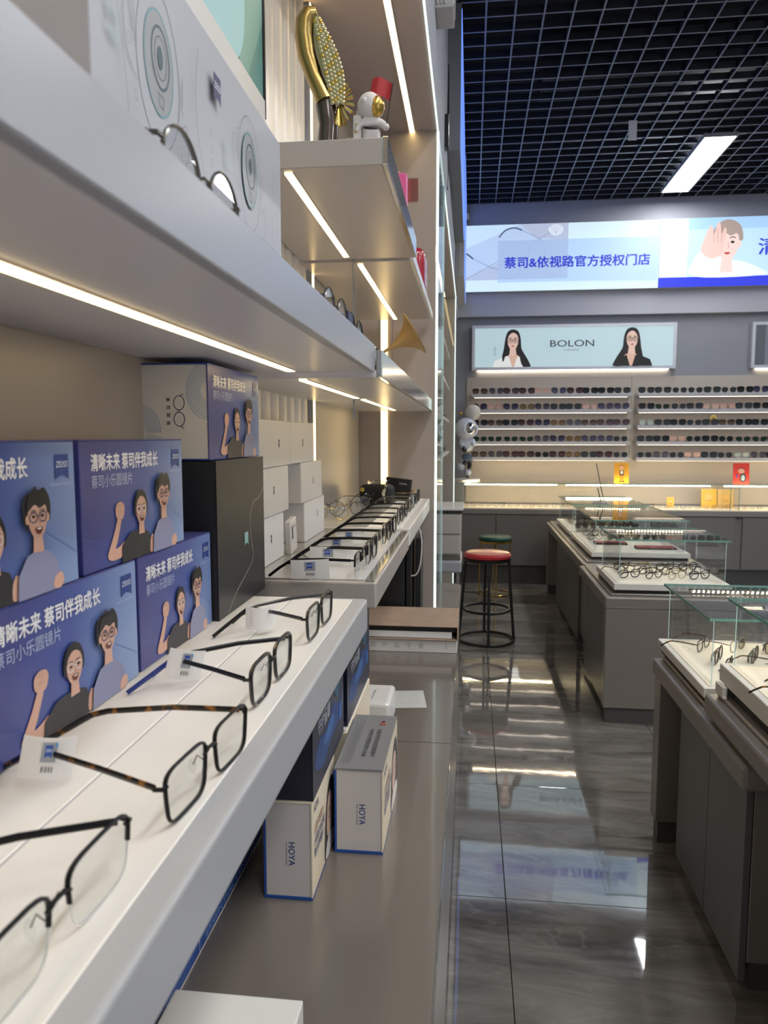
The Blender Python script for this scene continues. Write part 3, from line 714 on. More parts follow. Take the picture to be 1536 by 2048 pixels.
# tall blue white box on top
t = thing('spectacle_lens_box', 'blue box with a white end and drawn spectacles, on the black box', 'box', (-.352, .972, Z0+.2225))
MB().box((-.0975, .0015, .0015), (-.002, .237, .129), M['white'], .0006).put('inner_tray', t)
sl = MB(); sl.box((-.099, 0, 0), (0, .238, .0015), blue_edge).box((-.099, 0, .129), (0, .238, .1305), blue_edge).box((-.100, 0, .0), (-.0975, .238, .1305), blue_edge).box((-.0015, 0, .0015), (0, .238, .129), blue_grad)
sl.put('sleeve', t)
kids_print(t, face_matrix((.0001, 0, 0), (0, 1, 0), (0, 0, 1)), .238, .1305)
A = Art(.0001); W, H = .0955, .1275
for k in range(9):
    r_ = .010+k*.0024
    A.line([(x, y) for x, y in ell(W, .092, r_*1.0, r_*1.3, 40) if x <= W and y <= H], .0009, '8fa9c9', bump=False)
    A.line([(x, y) for x, y in ell(0, .036, r_*1.0, r_*1.3, 40) if x >= 0], .0009, '8fa9c9', bump=False)
A.k = 3
A.ring(.056, .076, .0075, .0095, .0011, '2b3560'); A.ring(.056, .054, .0075, .0095, .0011, '2b3560'); A.line([(.053, .0665), (.058, .0655), (.053, .0635)], .0009, '2b3560')
A.line([(.058, .0855), (.062, .088)], .001, '2b3560'); A.line([(.058, .0445), (.062, .042)], .001, '2b3560')
for k, ch in enumerate('蔡司眼镜'): A.text(ch, .038, .078-k*.0105, .0435, .083-k*.0105, '2b3560', bold=.02, rot=1)
A.put('end_print', t, face_matrix((-.0975, .0013, .0015), (1, 0, 0), (0, 0, 1)))
# small white boxes
def white_box(label, y0, z0, L, H, xf=-.385, D=.058, mark=(.5, .52)):
    t = thing('white_box', label, 'box', (xf, y0, z0), 0, 'small white boxes with a dark ribbon mark')
    MB().box((-D, 0, 0), (0, L, H*.985), mat('dcdad8', .4), .0022, seg=2).put('carton', t)
    MB().box((-D+.001, .001, H*.985), (-.001, L-.001, H), M['white'], .0004).put('lid', t)
    A = Art(.0001); s = .0085; y, z = L*mark[0], H*mark[1]
    shield(A, y-s/2, z-s*1.1, y+s/2, z+s*.9, '3b3b45', txt='c8c8cc'); A.put('ribbon_mark', t, face_matrix((.0001, 0, 0), (0, 1, 0), (0, 0, 1)))
    return t
white_box('white box at the bottom of the left stack beside the black box', 1.30, Z2, .195, .0935)
white_box('white box in the middle of the left stack', 1.295, Z2+.094, .237, .0935, xf=-.383)
white_box('white box on top of the left stack', 1.31, Z2+.188, .245, .092, xf=-.384, mark=(.62, .5))
white_box('white box at the bottom of the right stack', 1.69, Z2, .235, .0935, mark=(.62, .6))
white_box('white box in the middle of the right stack', 1.66, Z2+.094, .235, .0935, mark=(.55, .5))
white_box('white box on top of the right stack, overlapping the left one', 1.56, Z2+.188, .24, .092, mark=(.5, .5))
t = thing('small_carton', 'slim white card carton leaning between the white box stacks', 'box', (-.385, 1.51, Z2), 0); t.rotation_euler = (radians(8), radians(0), 0)
MB().box((0, 0, 0), (.012, .055, .07), M['white'], .001).put('carton', t)
A = Art(.0001); A.rect(.012, .03, .022, .058, '3b3b45'); A.text('ZEISS', .026, .05, .046, .056, '555555'); A.put('carton_print', t, face_matrix((.0121, 0, 0), (0, 1, 0), (0, 0, 1)))

# big patterned box above (line drawing kept to plain rounded shapes)
t = thing('patterned_box', 'large pale grey box with outline drawings on the nearest middle shelf', 'box', (-.28, .545, 1.6183))
MB().box((-.15, 0, 0), (-.0005, .553, .304), mat('a9abb3', .4), .001).put('carton', t)
W, H = .553, .304
A = Art(.00012); INK = '6f8f98'; DK = '5b6170'
def oval_fig(u, v, s):
    A.ring(u, v-.004, .046*s, .068*s, .0009, DK, 32); A.ell(u, v, .031*s, .044*s, '94969a'); A.ring(u, v, .031*s, .044*s, .0020, '5f919b', 32)
    A.ring(u+.003, v+.006*s, .019*s, .026*s, .0026, '39525e'); A.ring(u+.003, v+.006*s, .013*s, .018*s, .0008, '39525e'); A.ell(u+.002, v+.006*s, .006*s, .010*s, '39525e')
    A.line([(u-.005, v-.026*s), (u+.008, v-.026*s), (u+.006, v-.037*s), (u-.002, v-.036*s)], .0010, '39525e', closed=True)
    A.line(smooth_poly([(u-.046*s, v-.035), (u-.064*s, v-.02), (u-.070*s, v+.012*s), (u-.060*s, v+.022*s), (u-.054*s, v)], 5, False), .0008, DK)
    A.line(smooth_poly([(u+.045*s, v-.04), (u+.060*s, v-.03), (u+.064*s, v-.055*s), (u+.052*s, v-.07*s), (u+.045*s, v-.06*s)], 5, False), .0008, DK)
    A.line([(u-.050*s, v-.005), (u-.052*s, v+.032*s), (u-.045*s, v+.034*s)], .0008, DK); A.line([(u+.048*s, v-.02), (u+.052*s, v+.012*s), (u+.050*s, v-.025)], .0008, DK)
oval_fig(.124, .212, 1.0); oval_fig(.394, .212, 1.0)
for u in (.03, .30): A.text('成长守护', u-.008, .20, u+.012, .215, '9fb7bb', bold=.0); A.text('专业镜片', u-.008, .185, u+.012, .197, '9fb7bb')
A.line(smooth_poly([(.0, .27), (.03, .24), (.05, .17), (.06, .08), (.09, .01)], 6, False), .0007, DK)
A.line(smooth_poly([(.215, .27), (.205, .22), (.215, .17), (.25, .12), (.30, .10)], 6, False), .0009, DK)
A.line(smooth_poly([(.30, .09), (.33, .075), (.345, .04), (.36, .005)], 6, False), .0007, DK)
A.line(smooth_poly([(.50, .25), (.49, .19), (.50, .12), (.53, .07), (.55, .06)], 6, False), .0007, DK)
for u, v in ((.245, .20), (.25, .185), (.247, .17), (.253, .15), (.26, .12), (.275, .09), (.055, .2), (.065, .16), (.505, .19), (.51, .17)): A.ring(u, v, .0025, .0045, .0005, DK, 10)
shield(A, .255, .238, .278, .267, '3a3560')
A.put('outline_print', t, face_matrix((-.0004, 0, 0), (0, 1, 0), (0, 0, 1)))
# green picture frame on the high shelf
t = thing('picture_frame', 'framed green and teal portrait poster standing on the shallow high shelf', 'poster', (-.358, .55, 2.0458))
MB().box((-.016, 0, 0), (-.004, .76, .5), M['fascia'], .001).put('back_board', t)
fr = MB(); fr.box((-.004, 0, 0), (0, .76, .006), M['dark']).box((-.004, 0, .494), (0, .76, .5), M['dark']).box((-.004, 0, .006), (0, .006, .494), M['dark']).box((-.004, .754, .006), (0, .76, .494), M['dark']); fr.put('frame', t)
A = Art(.0003, sx=.748, sy=.488)
A.rect(0, 0, 1, 1, '5f8f86'); A.poly([(.7, 0), (.86, 0), (1, .3), (1, 1), (.86, 1), (.75, .4)], '7fa79a'); A.blob([(.35, 0), (.45, .3), (.6, .42), (.72, .3), (.8, .1), (.8, 0)], '30343a')
A.blob([(.58, .05), (.60, .35), (.68, .6), (.80, .55), (.86, .3), (.84, .1), (.75, .02)], '9fc9cc'); A.blob([(.56, .25), (.60, .5), (.66, .6), (.7, .45), (.64, .28)], 'd9b7a8')
A.put('poster_print', t, face_matrix((-.0039, .006, .006), (0, 1, 0), (0, 0, 1)))

# HOYA boxes on the worktop
hw = mat('cfc8c2', .38, name='warm_white_carton'); hb = mat('1f4f9e', .4); hc = mat('e6d8bf', .4)
def hoya_box(label, x0, y0, W, L, H, lid, rot=0, gr='white lens boxes with a blue back'):
    t = thing('hoya_box', label, 'box', (x0, y0, .7905), rot, gr)
    MB().box((.003, .0015, .004), (W-.002, L-.0015, H-.003), hw, .0006).put('carton', t)
    f = MB(); f.box((0, 0, 0), (W, L, .004), hb).box((0, 0, .004), (.003, L, H-.003), hb); f.put('blue_flap', t)
    f = MB(); f.box((0, 0, H-.003), (W, L, H), lid).box((W-.002, 0, .004), (W, L, H-.003), hc); f.put('lid', t)
    A = Art(.0001)
    A.text('HOYA', W*.51, H*.34, W*.64, H*.58, '1d3c7c', bold=.03, rot=1); A.text('FOR THE VISIONARIES', W*.45, H*.34, W*.48, H*.58, '5a6580', rot=1)
    A.put('end_lettering', t, face_matrix((0, .0013, 0), (1, 0, 0), (0, 0, 1)))
    A = Art(.0001, sx=L, sy=H)
    A.blob([(.55, .02), (.52, .3), (.6, .62), (.72, .8), (.88, .8), (.98, .6), (.97, .02)], '3f3a3c'); A.blob([(.62, .3), (.66, .62), (.78, .68), (.88, .55), (.86, .32), (.74, .2)], 'dcb8a4')
    A.blob([(.58, .02), (.62, .18), (.78, .22), (.95, .16), (.97, .02)], 'e7dfd8'); A.ring(.71, .47, .05, .05, .0012, '2a2a2e'); A.ring(.83, .47, .05, .05, .0012, '2a2a2e')
    A.text('HOYA', .08, .84, .26, .92, '1d3c7c', bold=.03); A.text('让孩子的视力', .08, .62, .45, .72, '8a5a3a', bold=.02); A.text('从容应对近视', .08, .5, .5, .6, '1d3c7c', bold=.03); A.text('新乐学镜片', .08, .38, .45, .48, '1d3c7c', bold=.03)
    A.line([(.08, .2), (.5, .12)], .001, 'd8c48f'); A.line([(.06, .14), (.5, .05)], .001, 'd8c48f')
    A.put('side_print', t, face_matrix((W+.0001, 0, 0), (0, 1, 0), (0, 0, 1)))
    return t
hoya_box('white lens box under the dark blue box, left one on the worktop', -.309, 1.05, .076, .185, .158, hc)
t = hoya_box('white lens box with a grey lid standing alone on the worktop', -.224, 1.187, .083, .245, .150, mat('83807f', .4))
A = Art(.0001)
A.text('抗疲劳舒适近视眼镜片', .053, .05, .062, .175, '26262a', bold=.02, rot=1); A.text('守护孩子明亮好视力未来', .038, .05, .047, .175, '26262a', bold=.02, rot=1)
for k in range(5): A.rect(.008+k*.0035, .02, .0088+k*.0035, .23-.03*(k % 2), '5a5858')
A.rect(.054, .195, .066, .206, 'a5604a'); A.rect(.057, .206, .063, .214, '4a2a26')
A.put('lid_print', t, face_matrix((0, 0, .1501), (1, 0, 0), (0, 1, 0)))
nb = mat('161a2c', .35); 
def navy_box(label, x0, y0, z0, W, L, H):
    t = thing('navy_box', label, 'box', (x0, y0, z0), 0, 'dark navy boxes under the nearest bench')
    MB().box((0, 0, 0), (W-.001, L, H), nb, .001).put('carton', t); MB().box((W-.001, -.0005, 0), (W, L, H), mat('1b2238', .3)).put('front_panel', t)
    A = Art(.0001, sx=L, sy=H)
    A.blob([(.05, .25), (.2, .42), (.45, .35), (.6, .5), (.8, .42), (.95, .5), (.8, .25), (.5, .2), (.3, .12)], '2a4780'); A.blob([(.3, .3), (.5, .42), (.66, .36), (.5, .26)], '3c6aa8')
    A.blob([(.66, .62), (.8, .9), (.92, .8), (.88, .6), (.76, .5)], '2f5f78')
    A.text('全方位贴心', .14, .62, .58, .76, 'b8c0cc', bold=.02); A.text('守护童瞳', .14, .46, .5, .60, 'b8c0cc', bold=.02); A.rect(.82, .22, .9, .38, '2c64b4')
    random.seed(5)
    for k in range(14): A.ell(random.random()*.9+.05, random.random()*.9+.05, .006, .008, '7f93b8')
    A.put('front_print', t, face_matrix((W+.0001, 0, 0), (0, 1, 0), (0, 0, 1)))
navy_box('dark navy box on top of the left white lens box', -.311, 1.052, .9490, .080, .27, .185)
navy_box('dark navy box farther along under the end of the nearest bench', -.300, 1.36, .9440, .070, .31, .19)
t = thing('cream_box', 'cream box beneath the farther dark navy box', 'box', (-.302, 1.34, .7905)); MB().box((0, 0, 0), (.074, .32, .149), hc, .001).put('carton', t); MB().box((.003, .003, .149), (.072, .317, .152), M['white']).put('lid', t)
t = thing('long_blue_box', 'long flat blue box lying deep under the nearest bench', 'box', (-.442, .72, .7905)); MB().box((0, 0, 0), (.079, .50, .026), hb, .0008).put('carton', t)
MB().box((.079, .0, .0), (.0796, .50, .002), hc).put('edge_trim', t)
A = Art(.0001); A.text('ESSENTIAL LENSES', .22, .008, .44, .017, '8fb0dc'); A.rect(.195, .0, .1965, .026, 'dfe6f0')
for k in range(3): A.rect(.03, .006+k*.006, .17, .0068+k*.006, '5f8ccf')
A.put('side_lettering', t, face_matrix((.0797, 0, 0), (0, 1, 0), (0, 0, 1)))
t = thing('white_tablet_box', 'flat white slab box lying at the bottom edge of the photo', 'box', (-.352, .60, .7905)); MB().box((0, 0, 0), (.160, .208, .036), M['white'], .002, seg=2).put('slab', t); MB().box((.004, .004, .036), (.156, .204, .0368), M['whitetop']).put('top_sheet', t)
t = thing('white_case', 'rounded white spectacle case behind the grey-lidded box', 'case', (-.29, 1.70, .7905)); MB().box((0, 0, 0), (.105, .14, .075), M['white'], .010, seg=3).put('shell', t)
A = Art(.0001); A.text('蔡司泽锐镜片', .035, .03, .045, .10, '55585e', rot=1); A.text('Brighten up', .055, .03, .062, .09, '8a8d92', rot=1); A.put('lettering', t, face_matrix((0, 0, .0752), (1, 0, 0), (0, 1, 0)))
t = thing('plastic_sleeve', 'clear plastic sleeve with printed lens samples on the worktop', 'plastic sleeve', (-.27, 1.86, .7906), .14)
MB().box((0, 0, 0), (.165, .13, .0008), mat('d2d1cd', .15, coat=.6, name='plastic_film')).put('sheet', t)
A = Art(.00015)
for i in range(7):
    for j in range(2): A.ring(.02+i*.02, .03+j*.06, .004, .006, .0006, '55555a', 10)
A.rect(.0, .122, .165, .124, 'c9c9c9'); A.put('sheet_print', t, face_matrix((0, 0, .001), (1, 0, 0), (0, 1, 0)))
# binders
t = thing('white_binder', 'white catalogue binder lying under the brown leather binder', 'binder', (-.40, 2.385, .7905))
f = MB(); f.box((0, 0, 0), (.362, .27, .003), M['white'], .0008).box((0, 0, .040), (.362, .27, .043), M['white'], .0008).box((0, 0, .003), (.362, .004, .040), M['white'], .0008); f.put('cover', t)
MB().box((.005, .005, .004), (.355, .262, .039), M['paper']).put('pages', t)
A = Art(.0001)
for k, ch in enumerate('司产品手册'): A.text(ch, .075+k*.040, .013, .092+k*.040, .031, 'a8a49c', bold=.015)
A.text('ZEISS', .325, .012, .329, .032, '8a8a8a', rot=1); A.put('spine_lettering', t, face_matrix((0, -.0001, 0), (1, 0, 0), (0, 0, 1)))
t = thing('brown_binder', 'brown textured leather binder with dark rings open at the front', 'binder', (-.395, 2.375, .8340))
lt = mat('a58c78', .7, noise=.15, nscale=30, bump=.6, bscale=110, name='tan_leather'); 
f = MB(); f.box((0, .0, 0), (.360, .27, .003), lt, .001)
f.box((0, .0, .044), (.360, .27, .0475), lt, .001, T=Tm(0, 0, 0, rx=radians(0))); f.box((.357, 0, .003), (.360, .27, .044), lt, .001); f.put('cover', t)
MB().box((.01, .012, .005), (.34, .26, .026), M['paper']).put('pages', t); MB().box((.003, .012, .0265), (.352, .26, .043), M['dark']).put('lining', t)
A = Art(.0001)
A.line(smooth_poly([(.22, .1), (.25, .14), (.27, .1), (.29, .13), (.3, .09)], 5, False), .0015, '6a5444'); A.ring(.25, .06, .02, .012, .0012, '6a5444'); A.ring(.16, .05, .03, .012, .0010, '7a6454')
A.put('cover_print', t, face_matrix((0, 0, .0477), (1, 0, 0), (0, 1, 0)))
# dark boxes under the steel bench
for i, (x, y, W, L, H, lab) in enumerate(((-.33, 2.68, .09, .12, .36, 'tall black box under the steel bench with white lettering at its foot'), (-.235, 2.72, .018, .16, .35, 'slim black box standing between the lettered box and the cable'), (-.205, 2.80, .020, .13, .32, 'slim black box nearest the partition under the far bench'))):
    t = thing('black_box', lab, 'box', (x, y, .7905)); MB().box((0, 0, 0), (W, L, H), M['dark'], .001).put('carton', t); MB().box((.001, .001, H), (W-.001, L-.001, H+.002), M['black_plastic']).put('lid', t)
    if i == 0:
        A = Art(.0001); A.text('专业 儿童近视', .005, .045, .085, .056, 'd8d8d8', bold=.01); A.text('青少年视力管理', .005, .026, .085, .037, 'd8d8d8', bold=.01); A.put('lettering', t, face_matrix((0, -.0002, 0), (1, 0, 0), (0, 0, 1)))
t = thing('charging_cable', 'white cable looping down beside the black boxes', 'cable', (-.2, 2.7, .79))
MB().sweep([(x, y, z) for (x, z), y in zip(smooth_poly([(-.03, .412), (.0, .40), (.022, .34), (.02, .25), (.005, .2), (-.016, .19)], 6, False), [0+.001*k for k in range(31)])], .003, .003, M['white'], n=6).put('cable', t, smooth=True)

# black pouch and boxes on the farthest bench
t = thing('black_pouch', 'soft black pouch with a pale strap on the farthest bench', 'bag', (-.355, 2.68, Z3), -.15)
MB().box((-.045, -.03, 0), (.075, .045, .070), mat('17171a', .6, noise=.1), .018, seg=4).put('body', t, smooth=True)
MB().sweep([(.055, -.032, .005), (.05, -.036, .04), (.055, -.02, .068)], .007, .003, mat('b9b2a0', .6), n=6).put('strap', t, smooth=True)
MB().lathe([(.008, 0), (.008, .003), (0, .003)], mat('b9a440', .5), 12, T=Tm(-.03, -.031, .052, rx=pi/2)).put('button', t)
t = thing('black_card_box', 'flat black box leaning behind the black pouch', 'box', (-.28, 2.80, Z3)); t.rotation_euler = (0, .10, -.2)
MB().box((-.05, 0, 0), (.05, .02, .085), M['dark'], .001).put('carton', t); MB().box((-.048, .001, .085), (.048, .019, .086), M['black_plastic']).put('lid', t)
A = Art(.0001); A.text('EYEWEAR', .055, .064, .085, .070, 'c8c8c8'); A.put('lettering', t, face_matrix((-.05, -.0002, 0), (1, 0, 0), (0, 0, 1)))
t = thing('acrylic_tray', 'clear acrylic tray resting on top of the black pouch', 'tray', (-.372, 2.665, Z3+.0705)); MB().box((0, 0, 0), (.07, .05, .014), glass('e8ecec', .18, .03, 'acrylic'), .003).put('tray_shell', t)

# ================================================================== FIGURES ON THE HIGH SHELVES
# golden fish sculpture on a dark driftwood base
t = thing('fish_sculpture', 'golden fish sculpture with scaled side on a dark driftwood stand', 'sculpture', (-.256, 1.37, 1.9965))
t.scale = (.97,)*3
dw = mat('3a2a20', .3, noise=.5, nscale=25, stretch=(1, 1, .2), coat=.5, name='driftwood')
MB().sweep([(-.008, 0, 0), (-.006, 0, .03), (-.004, 0, .06), (-.009, 0, .09), (-.014, 0, .115)], .021, .021, dw, up=(0, 1, 0), n=14, taper=[1.1, .95, .88, .9, .75]).put('driftwood_stand', t, smooth=True)
MB().sweep([(-.010, 0, .10), (-.016, 0, .115), (-.030, 0, .145), (-.042, 0, .18), (-.047, 0, .215), (-.045, 0, .24), (-.036, 0, .253), (-.024, 0, .256)], .019, .024, mat('9c8450', .3, .85, noise=.25, nscale=10, name='gold_body'), up=(0, 1, 0), n=16, taper=[.95, .85, .8, .95, 1.0, 1.02, .95, .6]).put('gold_body', t, smooth=True)
fs_ = [(-.026, .246), (-.016, .225), (.004, .19), (.018, .155), (.022, .12), (.018, .088), (.008, .10), (-.004, .13), (-.018, .16), (-.028, .20)]
b = MB(); b.plate(smooth_poly(fs_, 4), .028, mat('94886a', .3, .7)); side = b.put('scaled_side', t)
sc = MB(); scm = mat('bcb08c', .3, .75, name='pale_scales')
for i in range(20):
    for j in range(5):
        u = i/19; x = -.021+.036*sin(u*1.5)+(.0055*(j-2))*(.4+.9*sin(u*2.6)); z = .236-.142*u+.0035*(j % 2)
        sc.lathe([(0, .0012), (.003, .001), (.0046, 0)], scm if (i+j) % 4 else M['gold'], 8, T=Tm(x, -.0141, z, rx=pi/2, ry=.5))
sc.put('scales', side, smooth=True)
fan = MB()
for k in range(9):
    a = -1.9+k*.36; fan.sweep([(.016, -.006, .098), (.018+.026*cos(a), -.010, .094+.040*sin(a))], .0042, .0024, M['gold'], n=6, taper=[.5, 1.2])
fan.put('fan_tail', t, smooth=True)
# small astronaut with red flag
def uvs(r, n=20, sq=1.0): return [(r*sin(pi*i/n), -r*cos(pi*i/n)*sq) for i in range(n+1)]
def sphere(mb, x, y, z, r, m, sx=1, sy=1, sz=1, n=20): return mb.lathe(uvs(r, n//2), m, n, T=Matrix.Translation((x, y, z)) @ Matrix.Diagonal((sx, sy, sz, 1)))
def skin_body(name, pts, edges, m, parent, sub=2):
    me = bpy.data.meshes.new(name); me.from_pydata([p[:3] for p in pts], edges, []); me.materials.append(m)
    o = bpy.data.objects.new('tmp', me); C.objects.link(o)
    sk = o.modifiers.new('s', 'SKIN'); sk.use_smooth_shade = True
    for i, p in enumerate(pts): me.skin_vertices[0].data[i].radius = (p[3], p[3])
    me.skin_vertices[0].data[0].use_root = True
    sb = o.modifiers.new('b', 'SUBSURF'); sb.levels = sub; sb.render_levels = sub
    bpy.context.view_layer.update(); dg = bpy.context.evaluated_depsgraph_get()
    m2 = bpy.data.meshes.new_from_object(o.evaluated_get(dg)); m2.name = name
    bpy.data.objects.remove(o)
    if not m2.materials: m2.materials.append(m)
    return obj(name, m2, parent)
suit = mat('d6cfd0', .5, name='matte_white_suit')
t = thing('astronaut_figurine', 'small white astronaut figurine holding a red flag on the high shelf', 'figurine', (-.183, 1.37, 1.9965))
t.scale = (.8,)*3
skin_body('body', [(0, 0, .04, .020), (0, 0, .075, .018), (0, 0, .088, .012), (.026, -.004, .07, .009), (.038, -.012, .055, .008), (-.024, -.004, .07, .009), (-.034, -.008, .05, .008), (.012, 0, .018, .012), (.012, -.004, .006, .011), (-.012, 0, .018, .012), (-.012, -.004, .006, .011)],
          [(0, 1), (1, 2), (1, 3), (3, 4), (1, 5), (5, 6), (0, 7), (7, 8), (0, 9), (9, 10)], suit, t)
sphere(MB(), -.001, 0, .108, .030, suit, n=24).put('helmet', t, smooth=True)
sphere(MB(), .010, -.008, .105, .0235, M['gold'], .9, .9, 1.0, n=24).put('visor', t, smooth=True)
sphere(sphere(MB(), -.012, -.027, .112, .006, suit, 1, .5, 1, n=12), -.002, .028, .112, .006, suit, 1, .5, 1, n=12).put('ear_cap', t, smooth=True)
MB().box((-.040, -.010, .030), (-.020, .018, .090), suit, .004, seg=2).put('backpack', t); MB().lathe([(.004, 0), (.004, .01), (.002, .013)], suit, 10, T=Tm(-.03, .0, .09)).put('backpack_cap', t)
MB().box((-.036, -.0115, .05), (-.030, -.010, .056), M['gold']).box((-.034, -.0115, .062), (-.027, -.010, .070), M['gold']).put('gold_studs', t)
MB().sweep([(.034, -.014, .055), (.050, -.014, .150)], .0012, .0012, M['dark'], n=6).put('flag_pole', t)
fl_ = MB(); vs = []; fs = []
for i in range(13):
    u = i/12; x = .050-.046*u; y = -.014+.004*sin(u*7); dz = .006*sin(u*3.2)+.014*u
    vs += [(x-.006, y, .112+dz), (x, y, .148+dz), (x-.006, y+.0008, .112+dz), (x, y+.0008, .148+dz)]
for i in range(12):
    a = 4*i; fs += [(a, a+1, a+5, a+4), (a+2, a+6, a+7, a+3), (a, a+4, a+6, a+2), (a+1, a+3, a+7, a+5)]
fl_.add(vs, fs, mat('b32630', .5)); fl_.put('red_flag', t, smooth=True)
t = thing('small_white_case', 'small pale triangular card standing between fish and astronaut', 'card', (-.222, 1.40, 1.9965)); MB().box((-.012, 0, 0), (.012, .004, .048), M['white'], .001).put('card', t); MB().box((-.012, .004, 0), (.012, .02, .003), M['white']).put('foot', t)
# golden horn
t = thing('golden_horn', 'matte gold gramophone horn tilted up behind the middle shelf lip', 'horn', (-.262, 2.2, 1.6125))
T = Tm(.039, 0, .155, ry=radians(59.6), rz=radians(5)) @ Matrix.Diagonal((.86, .86, 1, 1))
prof = [(.004, -.045), (.006, -.02), (.012, .0), (.024, .022), (.040, .042), (.058, .056), (.076, .063), (.0765, .0655), (.056, .059), (.037, .045), (.021, .024), (.010, .0), (.003, -.02)]
MB().lathe(prof, mat('ad9262', .5, .45, name='matte_gold'), 32, T=T).put('horn', t, smooth=True)
MB().sweep([(.004, 0, .134), (-.006, 0, .126), (-.010, 0, .10), (-.008, 0, .05), (-.005, 0, .012)], .005, .005, mat('9a7440', .4, .7), n=8).put('neck', t, smooth=True)
MB().box((-.035, -.03, 0), (.025, .03, .014), mat('4a3020', .4), .003).put('base', t)
# red bag and pink paper
t = thing('red_bag', 'shiny red rounded bag with white lettering on the farthest high shelf', 'bag', (-.195, 2.62, 1.9675))
MB().box((-.06, -.09, 0), (.035, .09, .165), mat('a32635', .25, coat=.4), .03, seg=4).put('body', t, smooth=True)
A = Art(.0004); A.text('EYE', .05, .06, .13, .09, 'e8dcdc', bold=.03); A.put('lettering', t, face_matrix((.0352, -.09, 0), (0, 1, 0), (0, 0, 1)))
t = thing('pink_paper_bag', 'pink paper bag standing behind the high shelves by the partition', 'bag', (-.252, 2.42, 1.9675)); MB().box((-.04, 0, 0), (.04, .05, .36), mat('d05a96', .5), .002).put('bag', t); MB().sweep([(-.02, .02, .358), (-.015, .02, .37), (.015, .02, .37), (.02, .02, .358)], .0015, .0015, M['white'], n=5).put('handle', t)
t = thing('acrylic_card_holder', 'clear acrylic holder with a pink card fixed high on the end partition', 'card', (-.27, 2.944, 2.40)); MB().box((0, 0, 0), (.058, .004, .085), glass('f4dfe0', .1, .05, 'pink_acrylic')).put('holder', t); MB().box((.002, .0042, .002), (.030, .0052, .08), mat('d9a0a4', .5)).put('card', t)
t = thing('purple_ribbon', 'thin purple ribbon hanging in front of the end partition', 'ribbon', (-.31, 2.93, 1.63)); MB().sweep([(0, 0, 0), (.002, 0, .1), (-.001, 0, .2), (.003, 0, .33)], .0022, .0008, mat('6d4a8f', .5), n=4).put('ribbon', t)
MB().box((.0, -.001, .33), (.006, .012, .336), M['chrome']).put('hook', t)
t = thing('silver_clutch', 'silver satin pouch leaning beyond the large patterned box', 'pouch', (-.315, 1.15, 1.6185), .1)
MB().box((-.02, -.03, 0), (.02, .10, .17), mat('a59c90', .25, .5), .012, seg=3).put('pouch', t, smooth=True); MB().box((-.021, -.031, .155), (.021, .101, .16), mat('2f6a5a', .4)).put('green_edge', t)
t = thing('dark_card', 'small dark blue card near the far end of the nearest middle shelf', 'card', (-.178, 1.09, 1.6185)); MB().box((-.002, -.012, 0), (.0, .03, .062), mat('1e2450', .4)).put('card', t); MB().box((-.012, -.012, 0), (-.002, .03, .002), mat('1e2450', .4)).put('foot', t)

# ================================================================== STOOLS
def stool(label, loc, rs, rb, H, seat_m, leg_m, lt, rings, tk):
    t = thing('stool', label, 'stool', loc, .06)
    MB().lathe([(0, H-.045), (rs*.93, H-.045), (rs, H-.038), (rs*1.01, H-.02), (rs*.93, H-.005), (rs*.6, H), (0, H+.002)], seat_m, 36).put('seat', t, smooth=True)
    MB().lathe([(rs*.86, H-.065), (rs*1.0, H-.065), (rs*1.0, H-.045), (rs*.86, H-.045)], leg_m, 36).put('seat_ring', t)
    for k in range(4):
        a = k*pi/2; c, s_ = cos(a), sin(a)
        MB().sweep([(rb*c, rb*s_, .01), (rs*.9*c, rs*.9*s_, H-.06)], lt, lt, leg_m, n=4 if lt > .008 else 8, up=(c, s_, 0)).put('leg', t)
    for z, f in rings:
        r = rb+(rs*.9-rb)*z/(H-.06)-(0 if z < .05 else lt)
        MB().sweep([(r*cos(q*pi/20), r*sin(q*pi/20), z) for q in range(40)], tk, tk, leg_m, closed=True, n=8).put('foot_ring' if z > .05 else 'base_ring', t, smooth=True)
    return t
stool('tall black round stool with a worn red seat at the end of the worktop', (.128, 5.40, 0), .172, .202, .665, mat('b02a34', .3, noise=.15, nscale=6, coat=.4), mat('111112', .4), .014, ((.014, 0), (.24, 0)), .011)
t = stool('low stool with a dark green seat and thin gold legs by the back counter', (.24, 7.05, 0), .155, .15, .565, mat('10453f', .45), M['gold'], .006, ((.012, 0),), .006)
for k in range(6):
    a = k*pi/3; MB().box((-.014, -.008, 0), (.014, .008, .012), M['dark'], .002, T=Tm(.15*cos(a), .15*sin(a), 0, rz=a+pi/2)).put('foot_pad', t)

# instrument cart
t = thing('instrument_cart', 'grey two-drawer instrument cabinet standing beyond the glass pane', 'cabinet', (-.30, 4.15, 0))
MB().box((0, 0, .73), (.255, .40, .80), M['fascia'], .012, seg=3).put('lower_tray', t); MB().box((.005, .01, .83), (.25, .39, 1.07), M['champ'], .004).put('body', t)
MB().box((0, 0, 1.085), (.262, .41, 1.10), M['white'], .003).put('top', t); MB().box((0, .002, 1.07), (.258, .40, 1.085), M['dark']).put('shadow_gap', t)
for z in (.84, .955):
    d = MB().box((.012, -.004, z), (.243, .01, z+.105), M['champ'], .002).put('drawer', t)
    sphere(MB(), .10, -.014, z+.055, .010, M['black_metal'], n=12).put('knob', d, smooth=True)
MB().box((.006, .012, .80), (.248, .38, .83), M['chrome'], .002).put('rail', t)
for x, y in ((.02, .03), (.235, .03), (.02, .37), (.235, .37)): MB().sweep([(x, y, 0), (x, y, .73)], .011, .011, M['chrome'], n=10).put('leg', t, smooth=True)
